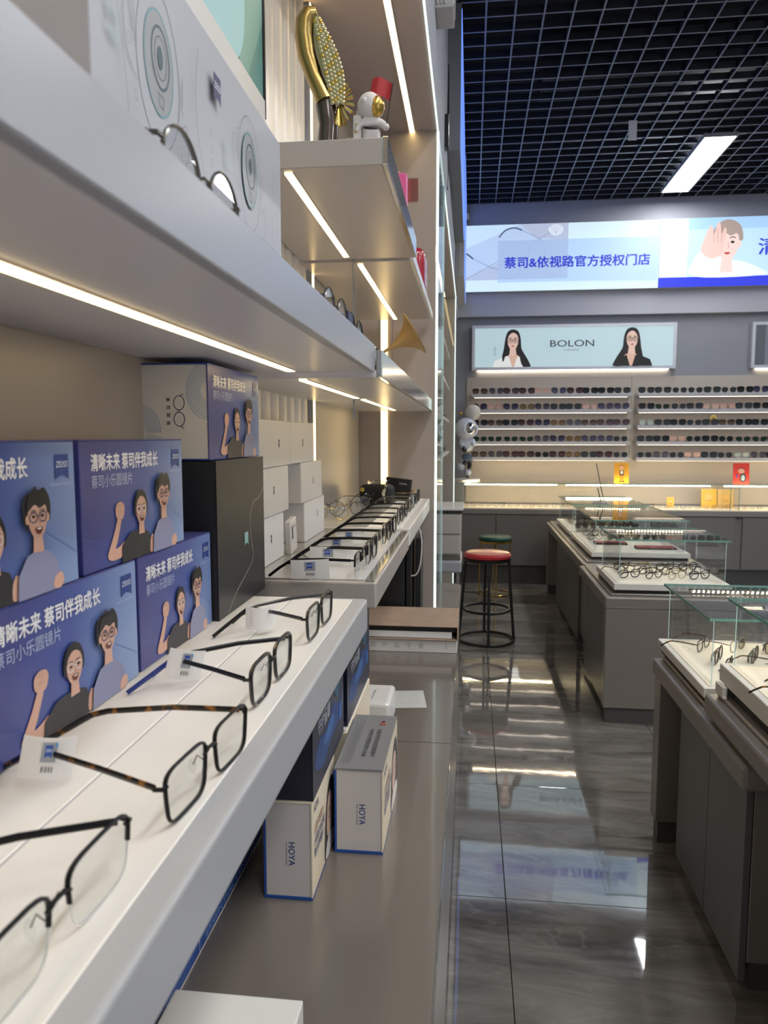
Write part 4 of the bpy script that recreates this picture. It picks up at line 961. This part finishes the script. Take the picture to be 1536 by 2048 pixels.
# shelves and spectacles in the far left bay seen through the glass
for i, (z, lab) in enumerate(((1.36, 'lowest'), (1.62, 'second'), (1.88, 'third'), (2.14, 'top'))):
    t = thing('wall_shelf', '%s white shelf in the far left bay beyond the glass pane' % lab, 'shelf', (-.444, 4.3, z), group='far left bay shelves')
    MB().box((0, 0, 0), (.26, 2.0, .018), M['white'], .002).put('board', t); MB().box((.02, .03, -.005), (.032, 1.95, 0), M['strip_dim']).put('led_strip', t)
    for j in range(6):
        place(eyewear('spectacles', (BP, GM, BM)[(i+j) % 3], BM, LG if (i+j) % 2 else dark_lens('201c1c', '4a3c3a'), n=16, k=4, pads=False, tl=.12), -.215, 4.42+j*.33, z+.0182, R90,
              'spectacles on the %s far left bay shelf, number %s from the glass pane' % (lab, ('one', 'two', 'three', 'four', 'five', 'six')[j]), 'spectacles in the far left bay')

# ================================================================== BACK COUNTER
CX0, CX1, CY = -.10, 5.0, 7.53
t = thing('back_counter', 'long taupe counter cabinet along the back wall', 'counter', (0, 0, 0))
MB().box((CX0, CY+.02, .19), (CX1, 7.99, .74), M['cabinet'], .002).put('body', t); MB().box((CX0+.02, CY+.05, 0), (CX1, 7.99, .19), M['plinth']).put('plinth', t)
MB().box((CX0, CY-.01, .72), (CX1, 7.99, .772), M['cabinet_light'], .003).put('top_band', t); MB().box((CX0, CY, .772), (CX1, 7.99, .782), mat('f0e6d2', .4), .001).put('display_bed', t)
xs = [CX0, .26, 1.0, 1.78, 2.575, 2.64, 3.4, 4.2, CX1]
for a, b in zip(xs[:-1], xs[1:]):
    if b-a > .1: MB().box((a+.004, CY, .20), (b-.004, CY+.02, .712), M['cabinet'], .001).put('door', t)
MB().box((2.585, CY-.004, .70), (2.63, CY+.0, .712), M['dark']).put('latch', t)
t = thing('counter_glass_case', 'long low glass case on the back counter with a lit front edge', 'glass case', (0, 0, .7825))
zt = .245
MB().box((CX0, CY+.008, 0), (CX1, CY+.014, zt), M['caseglass']).put('front_pane', t); MB().box((CX0, CY+.008, zt), (CX1, 7.98, zt+.008), M['caseglass']).put('top_pane', t)
MB().box((CX0, CY+.004, zt), (CX1, CY+.008, zt+.008), M['glassedge']).put('top_edge', t)
for x in (CX0, 2.52, 2.60): MB().box((x, CY+.014, 0), (x+.006, 7.97, zt), M['caseglass']).box((x, CY+.006, 0), (x+.006, CY+.008, zt), M['glassedge']).put('divider_pane', t)
for a, b in ((-.06, .86), (.95, 2.33), (2.46, 3.9)):
    s_ = MB().box((a, CY+.02, zt-.014), (b, CY+.028, zt-.006), M['case_led']).put('led_strip', t)
    sd = MB()
    for q in range(int((b-a)/.02)): sd.box((a+q*.02, CY+.016, zt-.012), (a+q*.02+.004, CY+.02, zt-.004), M['chrome'])
    sd.put('led_housing', s_, kind='stuff')
pal = [('a88f86', 'pinkish'), ('8a8680', 'grey'), ('1d1d20', 'black'), ('b89a92', 'rose'), ('b07f7c', 'dusty pink'), ('7f7b88', 'lilac grey'), ('a58f5a', 'gold'), ('6b86a8', 'pale blue')]
ordn = ['first', 'second', 'third', 'fourth', 'fifth', 'sixth', 'seventh', 'eighth', 'ninth', 'tenth', 'eleventh', 'twelfth', 'thirteenth', 'fourteenth', 'fifteenth', 'sixteenth', 'seventeenth', 'eighteenth', 'nineteenth', 'twentieth']
protos = []
for h, nm in pal: protos.append((eyewear('spectacles', mat(h, .3, .3), mat(h, .3, .3), LG, w=.05, h=.040, p=2.6, thick=.0016, n=18, k=4, pads=False, tl=.12), nm))
protos.append((eyewear('spectacles', BP, BP, LG, w=.054, h=.042, p=2.5, thick=.0028, depth=.0026, n=20, k=5, pads=False, tl=.135, folded=True), 'folded black'))
protos.append((eyewear('spectacles', mat('2e2119', .2), mat('2e2119', .2), LG, w=.052, h=.044, p=2.2, thick=.0026, depth=.0024, n=20, k=5, pads=False, tl=.13, folded=True), 'folded dark brown'))
protos.append((eyewear('spectacles', BP, M['tort'], LG, w=.055, h=.040, p=3.0, thick=.0024, n=20, k=5, pads=False, tl=.13), 'open black'))
used = set()
def dup(i, x, y, z, rz, label, group, cat='spectacles', src=None, tilt=0):
    src = src or protos; g, nm = src[i]; key = id(g)
    o = g if key not in used else copy_tree(g); used.add(key)
    for c in children(o): pass
    return place(o, x, y, z, rz, label.replace('%s', nm), group, cat, tilt)
for k in range(20):
    i = (0, 1, 2, 3, 4, 4, 5, 0, 6, 3, 1, 4, 2, 3, 7, 5, 0, 4, 3, 1)[k]
    dup(i, .0+k*.148, CY+.12+.03*(k % 2), .783, .1*((k % 3)-1), '%s '+'spectacles, %s from the left in the back counter case' % ordn[k], 'spectacles in the back counter case')

# ---- wall shelves with sunglasses
structure('wall_panel', MB().box((-.05, 7.985, .80), (5.0, 7.999, 2.12), M['warmback']))
sun_p = []
for (rm, l1, l2, kd, p, w_, h_, nm) in (('201a18', '2e2522', '6a584c', 'taper', 2.6, .060, .046, 'brown gradient'), ('3a3640', '3a3842', '5a5660', 'aviator', 2.3, .058, .050, 'grey rimless'),
        ('2a1f22', '2b2025', '5c4348', 'cat', 2.4, .064, .050, 'oversized plum'), ('151516', '141618', '2a2e30', 'taper', 3.2, .062, .048, 'black square'),
        ('1a1a1c', '191b1d', '1f2426', 'taper', 2.1, .052, .044, 'black round'), ('a07a6a', 'b99384', 'c8aa9c', 'taper', 2.8, .062, .044, 'rose tinted'),
        ('151516', '1c2a24', '26382e', 'aviator', 2.4, .054, .040, 'green aviator'), ('3a2a18', '4a3418', '7a5a2e', 'taper', 2.2, .058, .046, 'amber brown'),
        ('22202c', '26243a', '4a4660', 'aviator', 2.6, .060, .050, 'blue violet'), ('8f9890', '9aa69c', 'b8c2b8', 'taper', 2.4, .054, .044, 'pale green tinted')):
    rimm = mat(rm, .25)
    sun_p.append((eyewear('sunglasses', rimm, rimm, dark_lens(l1, l2), w=w_*1.13, h=h_*1.22, p=p, kind=kd, thick=.0016 if kd != 'aviator' else .0009, n=18, k=4, pads=False, tl=.10), nm))
rowsL = [[0, 1, 2, 2, 5, 8, 2, 3, 3, 3], [8, 5, 8, 7, 1, 3, 3, 5, 8, 8], [3, 0, 3, 2, 8, 7, 1, 0, 2, 2], [6, 6, 6, 6, 1, 8, 7, 8, 8, 4], [0, 1, 2, 2, 4, 2, 7, 3, 2, 4]]
rowsR = [[3, 3, 4, 4, 3, 4, 3, 8, 1], [3, 6, 4, 3, 5, 5, 3, 3, 4], [9, 3, 3, 4, 3, 0, 3, 3, 4], [3, 3, 5, 4, 3, 4, 6, 6, 3], [4, 1, 4, 5, 3, 4, 9, 1, 3]]
rn = ['top', 'second', 'middle', 'fourth', 'bottom']
for r, z in enumerate((1.905, 1.744, 1.580, 1.415, 1.252)):
    for bay, (x0, x1, row) in enumerate(((.0, 1.62, rowsL[r]), (1.68, 4.2, rowsR[r]))):
        side_ = 'left' if bay == 0 else 'right'
        t = thing('wall_shelf', '%s white shelf of the %s sunglasses bay on the back wall' % (rn[r], side_), 'shelf', (x0, 7.84, z), group='sunglasses shelves')
        MB().box((0, .012, 0), (x1-x0, .144, .034), mat('a3a5ae', .35), .003).put('board', t); MB().box((0, 0, .002), (x1-x0, .012, .034), mat('a3a5ae', .35), .002).put('front_lip', t); MB().box((.03, .07, -.003), (x1-x0-.03, .082, 0), mat('ffeedd', .5, emit=2.0)).put('led_strip', t)
        for k, i in enumerate(row):
            x = x0+.09+k*(.160 if bay == 0 else .158)
            dup(i, x+random.uniform(-.006, .006), 7.862, z+.0345, random.uniform(-.08, .08), '%s sunglasses, '+'%s from the left on the %s shelf of the %s bay' % (ordn[k], rn[r], side_), 'sunglasses on the back wall', 'sunglasses', sun_p)
t = thing('gold_flower', 'small gold flower ornament behind the middle shelf sunglasses', 'ornament', (2.455, 7.95, 1.6145))
for k in range(6): sphere(MB(), .022*cos(k*1.05), -.004, .07+.022*sin(k*1.05), .016, mat('e6d38a', .4, .3), 1, .5, 1, n=10).put('petal', t, smooth=True)
sphere(MB(), 0, -.012, .07, .012, M['gold'], n=10).put('centre', t, smooth=True); MB().sweep([(0, 0, 0), (0, 0, .06)], .003, .003, M['gold'], n=6).put('stem', t); MB().lathe([(.02, 0), (.02, .004), (0, .005)], M['gold'], 14).put('foot', t)

# ---- light box signs
def light_box(label, x0, z0, W, H, art, y=8.0, under=True):
    t = thing('light_box_sign', label, 'sign', (x0, y-.07, z0))
    MB().box((0, .01, 0), (W, .07, H), M['fascia'], .003).put('case', t)
    f = MB(); e = .03; fm = mat('c2c6d0', .3, .2)
    f.box((0, 0, 0), (W, .01, e), fm).box((0, 0, H-e), (W, .01, H), fm).box((0, 0, e), (e, .01, H-e), fm).box((W-e, 0, e), (W, .01, H-e), fm); f.put('frame', t)
    if under: MB().box((.06, .045, -.006), (W-.06, .06, 0), mat('ffe6c0', .5, emit=9)).put('led_strip', t)
    A = Art(.0008, emit=.34, rough=.5); art(A, W-2*e, H-2*e); A.put('illuminated_print', t, face_matrix((e, .008, e), (1, 0, 0), (0, 0, 1)))
    return t
def woman(A, cx, base, s, jacket, spec, flip, asp=1):
    f = -1 if flip else 1; H_ = '1b1719'
    P = lambda l: [(cx+f*a*s, base+b*s) for a, b in l]
    A.blob(P([(-.30, 1.18), (-.20, 1.44), (0, 1.53), (.22, 1.44), (.32, 1.15), (.36, .75), (.52, .40), (.72, .06), (.66, .01), (.2, .01), (-.30, .01), (-.44, .30), (-.36, .75)]), H_)
    A.poly(P([(-.11, .80), (.12, .80), (.16, .50), (.34, .40), (.22, 0), (-.12, 0), (-.22, .42), (-.13, .52)]), 'e0b8a4')
    A.poly(P([(-.82, 0), (-.72, .26), (-.22, .46), (-.14, .42), (-.02, 0)]), jacket); A.poly(P([(.20, .44), (.44, .34), (.52, 0), (.06, 0)]), jacket)
    A.blob(P([(.28, .9), (.40, .66), (.60, .34), (.74, .06), (.70, .01), (.44, .01), (.30, .36)]), H_); A.blob(P([(-.31, 1.0), (-.36, .7), (-.42, .3), (-.36, .25), (-.28, .6)]), H_)
    portrait(A, cx, base+1.04*s, .36*s, H_, 'woman', 'e8c6b6', 'smile', spec, asp=.82*f)
def bolon(A, W, H):
    A.rect(0, 0, W, H, 'c3dde4')
    woman(A, W*.195, 0, H*.63, 'eef2ee', '5a4a46', False); woman(A, W*.795, 0, H*.63, '17181c', '1a1a1c', True)
    A.text('BOLON', W*.385, H*.50, W*.605, H*.665, '2c3036', bold=.008); A.text('EYEWEAR', W*.455, H*.395, W*.53, H*.43, '5a6068')
    A.text('BOLON', W*.098, H*.30, W*.108, H*.5, '5a6068', rot=1)
light_box('BOLON light box sign with two long-haired women in spectacles', .0, 2.19, 2.06, .46, bolon)
def dark_sign(A, W, H):
    A.rect(0, 0, W, H, '6c7480'); A.rect(0, 0, W*.05, H, '50565f'); woman(A, W*.22, 0, H*.60, '1d2026', '222222', False)
light_box('dark grey light box sign cut off by the right edge of the photo', 2.79, 2.185, 2.0, .455, dark_sign)

t = thing('banner_light_box', 'long blue-white backlit banner below the ceiling with Chinese lettering', 'sign', (-.15, 7.86, 2.98))
MB().box((0, .006, 0), (5.4, .07, .66), M['fascia'], .002).put('case', t)
A = Art(.0006, emit=.46, rough=.5)
W1 = 1.99; H = .66
A.rect(0, 0, W1, H, 'd3ebfb'); A.rect(0, .115, 1.1, H, 'b3c2dd'); A.poly([(0, .115), (1.1, .56), (1.1, H), (0, H)], 'b9cfec'); A.poly([(.0, .40), (.62, H), (.0, H)], 'c9e2f8')
A.poly([(.62, H), (1.1, H), (1.1, .50), (.78, .52)], 'b6c0d8'); A.line([(.08, .13), (.98, .60)], .006, '8f9cc0'); A.line([(.66, .13), (1.1, .46)], .02, 'a8b8dc')
A.line(smooth_poly([(.41, .535), (.47, .60), (.56, .625), (.64, .60)], 6, False), .014, '4a5878'); A.line([(.64, .60), (.80, .52), (.85, .49)], .005, '7c86a8')
A.line(smooth_poly([(.07, .385), (.10, .37), (.15, .33)], 6, False), .016, '4a5878'); A.line([(.15, .33), (.33, .24), (.42, .21)], .005, '7c86a8')
A.ring(.52, .22, .11, .10, .005, '8f9cc8', 26); A.ring(.79, .36, .085, .12, .005, '8f9cc8', 26); A.line([(.62, .27), (.68, .32), (.71, .33)], .005, '8f9cc8')
A.blob([(.90, .60), (.95, .54), (1.02, .55), (1.05, .60), (1.02, .64), (.95, .645)], 'd9e2ee')
for k in range(5): A.line([(.975, .555), (.92+k*.028, .635)], .003, 'a8b4cc')
A.poly([(.40, .085), (1.98, .085), (1.98, .50), (.40, .50)], 'b4d2f4')
A.poly([(.40, .115), (1.10, .115), (1.10, .50), (.40, .50)], 'a9bfe2')
A.ring(.52, .22, .11, .10, .003, '9aa6d4', 26); A.ring(.79, .36, .085, .12, .003, '9aa6d4', 26)
A.text('蔡司&依视路官方授权门店', .47, .225, 1.90, .335, '2536c4', bold=.05)
A.rect(W1, 0, 5.4, .095, '2334d8'); A.rect(W1, .095, 5.4, H, 'c6e4fb'); A.rect(W1, .095, W1+.29, H, 'd9effc'); A.rect(W1+.27, .095, 5.4, .66, 'bfe0fa'); A.rect(W1+.27, .55, 5.4, H, 'a9d0f6')
# child covering one eye with a hand
cx = 2.60
A.blob([(cx-.28, .1), (cx-.27, .28), (cx-.16, .36), (cx+.02, .26), (cx+.16, .24), (cx+.34, .17), (cx+.38, .1)], 'e6f1fb')
A.poly([(cx-.06, .2), (cx+.10, .2), (cx+.06, .12), (cx-.03, .12)], 'f0e2e4')
A.M0 = A.M
portrait(A, cx+.03, .40, .165, 'a7968e', 'child', 'ebcfc8', 'smile', None, asp=.85)
A.blob([(cx-.22, .34), (cx-.19, .46), (cx-.15, .56), (cx-.12, .58), (cx-.10, .50), (cx-.07, .60), (cx-.045, .60), (cx-.03, .50), (cx+.0, .56), (cx+.015, .52), (cx+.0, .40), (cx-.02, .31), (cx-.12, .27)], 'e6c3bb')
for k in range(3): A.line([(cx-.10+k*.035, .42), (cx-.105+k*.04, .55)], .005, 'bd8f86')
A.text('清晰未来', W1+.93, .29, W1+1.75, .45, '2540c8', bold=.03); A.ell(W1+1.17, .16, .025, .03, '22346c'); A.text('明亮视界', W1+1.25, .13, W1+1.75, .2, '2a4ad0', bold=.01)
A.put('illuminated_print', t, face_matrix((0, .005, 0), (1, 0, 0), (0, 0, 1)))

# ---- books and small things on the back counter
def book(label, x, y, z, W, H, c, art, lean=0, D=.012, cat='book'):
    t = thing('book', label, cat, (x, y, z)); t.rotation_euler = (radians(-lean), 0, 0)
    MB().box((0, 0, 0), (W, D, H), mat(c, .5), .001).put('cover', t); MB().box((.002, .002, H-.0), (W-.002, D-.002, H+.001), M['paper']).put('pages', t)
    A = Art(.0006); art(A, W, H); A.put('cover_print', t, face_matrix((0, -.0005, 0), (1, 0, 0), (0, 0, 1)))
def fig_a(A, W, H):   # plain standing schoolchild drawing
    A.line([(W*.44, H*.1), (W*.44, H*.4)], .006, 'a33a22'); A.line([(W*.58, H*.1), (W*.58, H*.4)], .006, 'a33a22'); A.rect(W*.36, H*.38, W*.66, H*.62, '4a4440'); A.rect(W*.42, H*.45, W*.6, H*.6, 'e6e0d0')
    A.ell(W*.5, H*.74, W*.15, H*.11, 'e8b48a'); A.ring(W*.5, H*.82, W*.17, H*.06, .003, '5a3a28', 12, 0, 180); A.rect(W*.34, H*.04, W*.48, H*.1, '2c2420'); A.rect(W*.54, H*.04, W*.68, H*.1, '2c2420')
def fig_b(A, W, H):
    A.ell(W*.6, H*.3, W*.2, H*.22, '3a3a44'); A.ell(W*.6, H*.3, W*.12, H*.14, '9fb0b8'); A.ell(W*.5, H*.62, W*.2, H*.12, 'd8a08a'); A.ring(W*.5, H*.7, W*.2, H*.07, .004, '3a3030', 12, 0, 180); A.rect(W*.16, H*.3, W*.28, H*.45, '5a4a9a')
def fig_c(A, W, H):
    A.ell(W*.5, H*.55, W*.26, H*.18, 'f0c070'); A.ring(W*.5, H*.58, W*.2, H*.14, .003, 'c08a3a', 14); A.line([(W*.3, H*.38), (W*.7, H*.38)], .004, '8a5a2a')
book('yellow booklet with a drawn child standing on the back counter glass', 1.425, 7.60, 1.0365, .142, .205, 'e2a325', fig_a, 5)
book('red booklet with cartoon drawing standing on the back counter glass', 2.56, 7.60, 1.0365, .150, .205, 'cf3a30', fig_b, 5)
book('yellow booklet inside the back counter case beside a paler one', 2.33, 7.80, .783, .15, .19, 'e0b030', fig_c, 8)
book('pale yellow booklet inside the back counter case', 2.49, 7.80, .783, .15, .185, 'dcb870', fig_c, 8)
book('tiny yellow card inside the back counter case', 1.98, 7.75, .79, .07, .10, 'e6b030', fig_c, 6, cat='card')

# ---- large astronaut figure with balloon on the back counter
t = thing('astronaut_figure', 'large white astronaut boy figure with mirror visor and balloon', 'figurine', (-.03, 7.70, 1.0355), 0)
suit2 = mat('c9d0e0', .4, name='glossy_suit', coat=.3)
MB().lathe([(.125, 0), (.13, .006), (.13, .026), (.122, .034), (0, .034)], M['white'], 36).put('base', t, smooth=True)
MB().sweep([(-.0, 0, .03), (-.0, 0, .10)], .012, .012, M['gunmetal'], n=10).put('support_post', t, smooth=True)
skin_body('body', [(-.01, 0, .30, .055), (-.012, 0, .38, .06), (-.01, 0, .43, .045), (.05, -.03, .42, .03), (.06, -.06, .36, .024), (-.07, -.02, .42, .03), (-.055, -.07, .36, .026)],
          [(0, 1), (1, 2), (1, 3), (3, 4), (1, 5), (5, 6)], suit2, t)
skin_body('shorts', [(-.01, 0, .295, .058), (-.01, 0, .26, .055), (.015, 0, .21, .045), (-.03, .0, .215, .045)], [(0, 1), (1, 2), (1, 3)], mat('44546e', .6), t)
skin_body('legs', [(.018, 0, .215, .03), (.02, 0, .15, .026), (.01, 0, .12, .024)], [(0, 1), (1, 2)], M['black_plastic'], t)
skin_body('legs', [(-.03, .0, .215, .03), (-.035, .02, .17, .026)], [(0, 1)], M['black_plastic'], t)
skin_body('shoe', [(.0, 0, .12, .032), (.005, -.02, .088, .034), (.02, -.05, .082, .026)], [(0, 1), (1, 2)], suit2, t)
skin_body('shoe', [(-.06, .02, .19, .045), (-.075, .03, .15, .045), (-.05, .02, .11, .03)], [(0, 1), (1, 2)], suit2, t)
skin_body('glove', [(-.052, -.075, .36, .024), (-.035, -.085, .33, .028), (-.015, -.09, .31, .018)], [(0, 1), (1, 2)], M['black_plastic'], t)
sphere(MB(), -.02, 0, .545, .115, suit2, n=32).put('helmet', t, smooth=True)
MB().lathe([(.070, 0), (.083, .006), (.083, .02), (.070, .026)], suit2, 32, T=Tm(.018, -.062, .545, rx=radians(82), rz=radians(28))).put('visor_ring', t, smooth=True)
sphere(MB(), .014, -.05, .545, .075, mat('d8d8dc', .03, 1.0, name='mirror_visor'), n=28).put('mirror_visor', t, smooth=True)
sphere(sphere(MB(), -.11, -.01, .55, .03, suit2, .4, 1, 1, n=14), .09, .03, .55, .03, suit2, .4, 1, 1, n=14).put('ear_cap', t, smooth=True)
sphere(MB(), .045, .03, .71, .082, mat('c7c4c0', .4), n=28).put('balloon', t, smooth=True)
MB().sweep([(.045, .03, .63), (.05, .02, .5), (.06, -.06, .37)], .0015, .0015, M['gunmetal'], n=5).put('balloon_string', t)
sphere(MB(), -.075, .02, .70, .02, M['gold'], n=10).put('gold_star', t, smooth=True)

# ================================================================== SHOWCASE ISLANDS
def glass_case(label, x0, x1, y0, y1, z0, zb, zt, ledy=None, name='glass_display_case', th=.006):
    t = thing(name, label, 'glass case', (x0, y0, z0)); W = x1-x0; L = y1-y0; b = zb-z0; h = zt-z0; g = M['caseglass']; e = M['glassedge']
    MB().box((.012, .012, 0), (W-.012, L-.012, b*.35), M['dark']).put('shadow_gap', t)
    MB().box((0, 0, b*.35), (W, L, b-.002), M['white'], .002).put('base', t); MB().box((.02, .02, b-.002), (W-.02, L-.02, b), mat('efe6d6', .5)).put('display_bed', t)
    q = .030
    for nm, a, c in (('front_pane', (q, q, b), (q+th, L-q, h)), ('near_pane', (q+th, q, b), (W-q-th, q+th, h)), ('far_pane', (q+th, L-q-th, b), (W-q-th, L-q, h)), ('rear_pane', (W-q-th, q, b), (W-q, L-q, h))):
        MB().box(a, c, g).put(nm, t)
    for x, y in ((q-.001, q-.001), (W-q, q-.001), (q-.001, L-q), (W-q, L-q)): MB().box((x, y, b), (x+.002, y+.002, h), M['bright_edge']).put('corner_edge', t)
    o = .012
    MB().box((o, o, h), (W-o, L-o, h+.008), g).put('top_pane', t)
    ed = MB(); ed.box((o-.001, o-.001, h), (W-o+.001, o, h+.008), e).box((o-.001, L-o, h), (W-o+.001, L-o+.001, h+.008), e).box((o-.001, o, h), (o, L-o, h+.008), e).box((W-o, o, h), (W-o+.001, L-o, h+.008), e)
    ed.put('top_edges', t)
    yy = ledy if ledy is not None else L-q-.04
    hs = MB().box((q+.06, yy, h-.011), (W-q-.06, yy+.02, h-.001), M['chrome']).put('led_housing', t)
    d = MB(); n = int((W-2*q-.14)/.017)
    for k in range(n): d.box((q+.07+k*.017, yy+.005, h-.0125), (q+.07+k*.017+.007, yy+.013, h-.011), M['case_led']).box((q+.07+k*.017, yy-.001, h-.008), (q+.07+k*.017+.006, yy, h-.004), M['case_led'])
    d.put('led_dots', hs, kind='stuff')
    return t
def pile(x0, x1, y0, y1, z, nx, ny, group, where, cols, ang, jit=.014):
    k = 0
    for j in range(ny):
        for i in range(nx):
            x = x0+(x1-x0)*(i+.5)/nx+random.uniform(-jit, jit)*.5; y = y0+(y1-y0)*(j+.5)/ny+random.uniform(-jit, jit)*.4
            row = ('front row', 'second row', 'third row', 'fourth row', 'back row')[j]
            dup(cols[(i*2+j) % len(cols)], x, y, z, ang+random.uniform(-.18, .18), '%s spectacles, '+'%s along the %s %s' % (ordn[i], row, where), group); k += 1
def island(label, x0, x1, y0, y1, zt, legs, doors, endfull=False, thick=.075, rim=None):
    t = thing('display_counter', label, 'counter', (0, 0, 0))
    m1, m2 = M['cabinet_light'], M['cabinet_door']
    MB().box((x0, y0, zt-thick), (x1, y1, zt-.012), m1, .010, seg=2).put('top_slab', t); MB().box((x0+.03, y0+.025, zt-.012), (x1-.03, y1-.025, zt), m1, .003).put('top_step', t)
    for a, b, c, d, nm in legs:
        MB().box((a, c, .085), (b, d, zt-thick), m1, .002).put(nm, t); MB().box((a+.012, c+.012, 0), (b-.012, d-.012, .085), M['plinth']).put('plinth', t)
    for a, b, xf in doors:
        MB().box((xf, a+.002, .03), (xf+.018, b-.002, zt-thick-.004), m2, .001).put('door', t)
    return t
# near island
island('near display counter of taupe laminate with open leg end', .685, 1.95, 1.86, 2.80, .69, [(.692, 1.9, 2.70, 2.78, 'leg_panel'), (.755, 1.9, 1.965, 2.585, 'cabinet_body')], [(1.965, 2.27, .735), (2.27, 2.585, .735)])
island('nearest raised counter tier of taupe laminate at the right edge', .690, 1.95, .90, 2.21, .762, [(.95, 1.9, .95, 1.84, 'cabinet_body')], [], thick=.07)
glass_case('glass display case on the near counter, left of the raised one', .712, 1.55, 2.28, 2.84, .69, .742, .945)
glass_case('nearest glass display case, cut off by the right edge of the photo', .730, 1.55, 1.60, 2.205, .762, .845, 1.03)
# far island
island('far display counter with end leg, near the back counter', .732, 1.50, 4.87, 7.25, .69, [(.74, 1.46, 7.10, 7.22, 'leg_panel'), (.80, 1.46, 5.36, 6.75, 'cabinet_body'), (.80, 1.46, 4.9, 5.35, 'cabinet_body')], [(5.37, 6.05, .782), (6.055, 6.74, .782)])
island('middle display counter with a full-height taupe end panel', .698, 1.42, 3.86, 4.80, .69, [(.704, 1.41, 3.865, 3.925, 'end_panel'), (.755, 1.40, 4.00, 4.76, 'cabinet_body')], [(4.06, 4.74, .735)])
glass_case('middle glass display case holding dark folded spectacles', .745, 1.33, 3.885, 4.44, .69, .745, .965)
glass_case('far glass display case above red and black trays', .800, 1.43, 4.965, 6.00, .69, .742, .945)
glass_case('farthest glass display case of the far counter', .800, 1.43, 6.08, 7.0, .69, .742, .945)
pile(.80, 1.28, 3.98, 4.36, .7452, 4, 3, 'spectacles in the middle glass case', 'of the middle glass case', [8, 10, 9, 8, 6, 10], .5)
pile(.86, 1.38, 6.16, 6.90, .7422, 4, 4, 'spectacles in the farthest glass case', 'of the farthest glass case', [9, 6, 8, 3], .2)
pile(.86, 1.38, 5.45, 5.90, .7422, 4, 2, 'spectacles in the far glass case', 'of the far glass case', [9, 10, 1], .3)
pile(.78, 1.36, 2.36, 2.76, .7422, 5, 3, 'spectacles in the near glass case', 'of the near glass case', [8, 9, 10, 8, 1], 1.0)
pile(.80, 1.22, 1.66, 2.15, .8452, 4, 3, 'spectacles in the nearest glass case', 'of the nearest glass case', [8, 10, 9, 6, 8], .9)
for i, (x, y, L, c, lab) in enumerate(((.88, 5.30, .22, '9a2a34', 'left red edged tray in the far glass case'), (1.12, 5.10, .26, 'a8303a', 'right red edged tray in the far glass case'))):
    t = thing('tray', lab, 'tray', (x, y, .7423)); MB().box((0, 0, 0), (L, .10, .012), M['dark'], .002).put('tray', t); MB().box((.004, .004, .012), (L-.004, .096, .016), mat(c, .5)).put('red_lining', t)
t = thing('white_card_stand', 'small white card on the raised counter step beside the nearest case', 'card', (.715, 2.13, .7625)); MB().box((0, 0, 0), (.014, .06, .03), M['white'], .001).put('card', t); MB().box((-.0, -.01, 0), (.01, 0, .004), M['white']).put('foot', t)
t = thing('counter_mirror', 'slim tilted counter mirror on the farthest glass case', 'mirror', (1.10, 6.30, .9535)); t.rotation_euler = (0, 0, 1.42)
MB().box((-.09, -.006, .02), (.09, .0, .33), M['gunmetal'], .002, T=Tm(0, 0, 0, rx=radians(-12))).put('frame', t); MB().box((-.084, -.0075, .026), (.084, -.006, .324), mat('c8ccd0', .02, 1.0), T=Tm(0, 0, 0, rx=radians(-12))).put('mirror_glass', t)
MB().box((-.07, -.03, 0), (.07, .09, .008), M['fascia'], .002).put('foot', t); MB().sweep([(0, .02, .005), (0, .05, .12)], .004, .004, M['gunmetal'], n=8).put('stay', t)
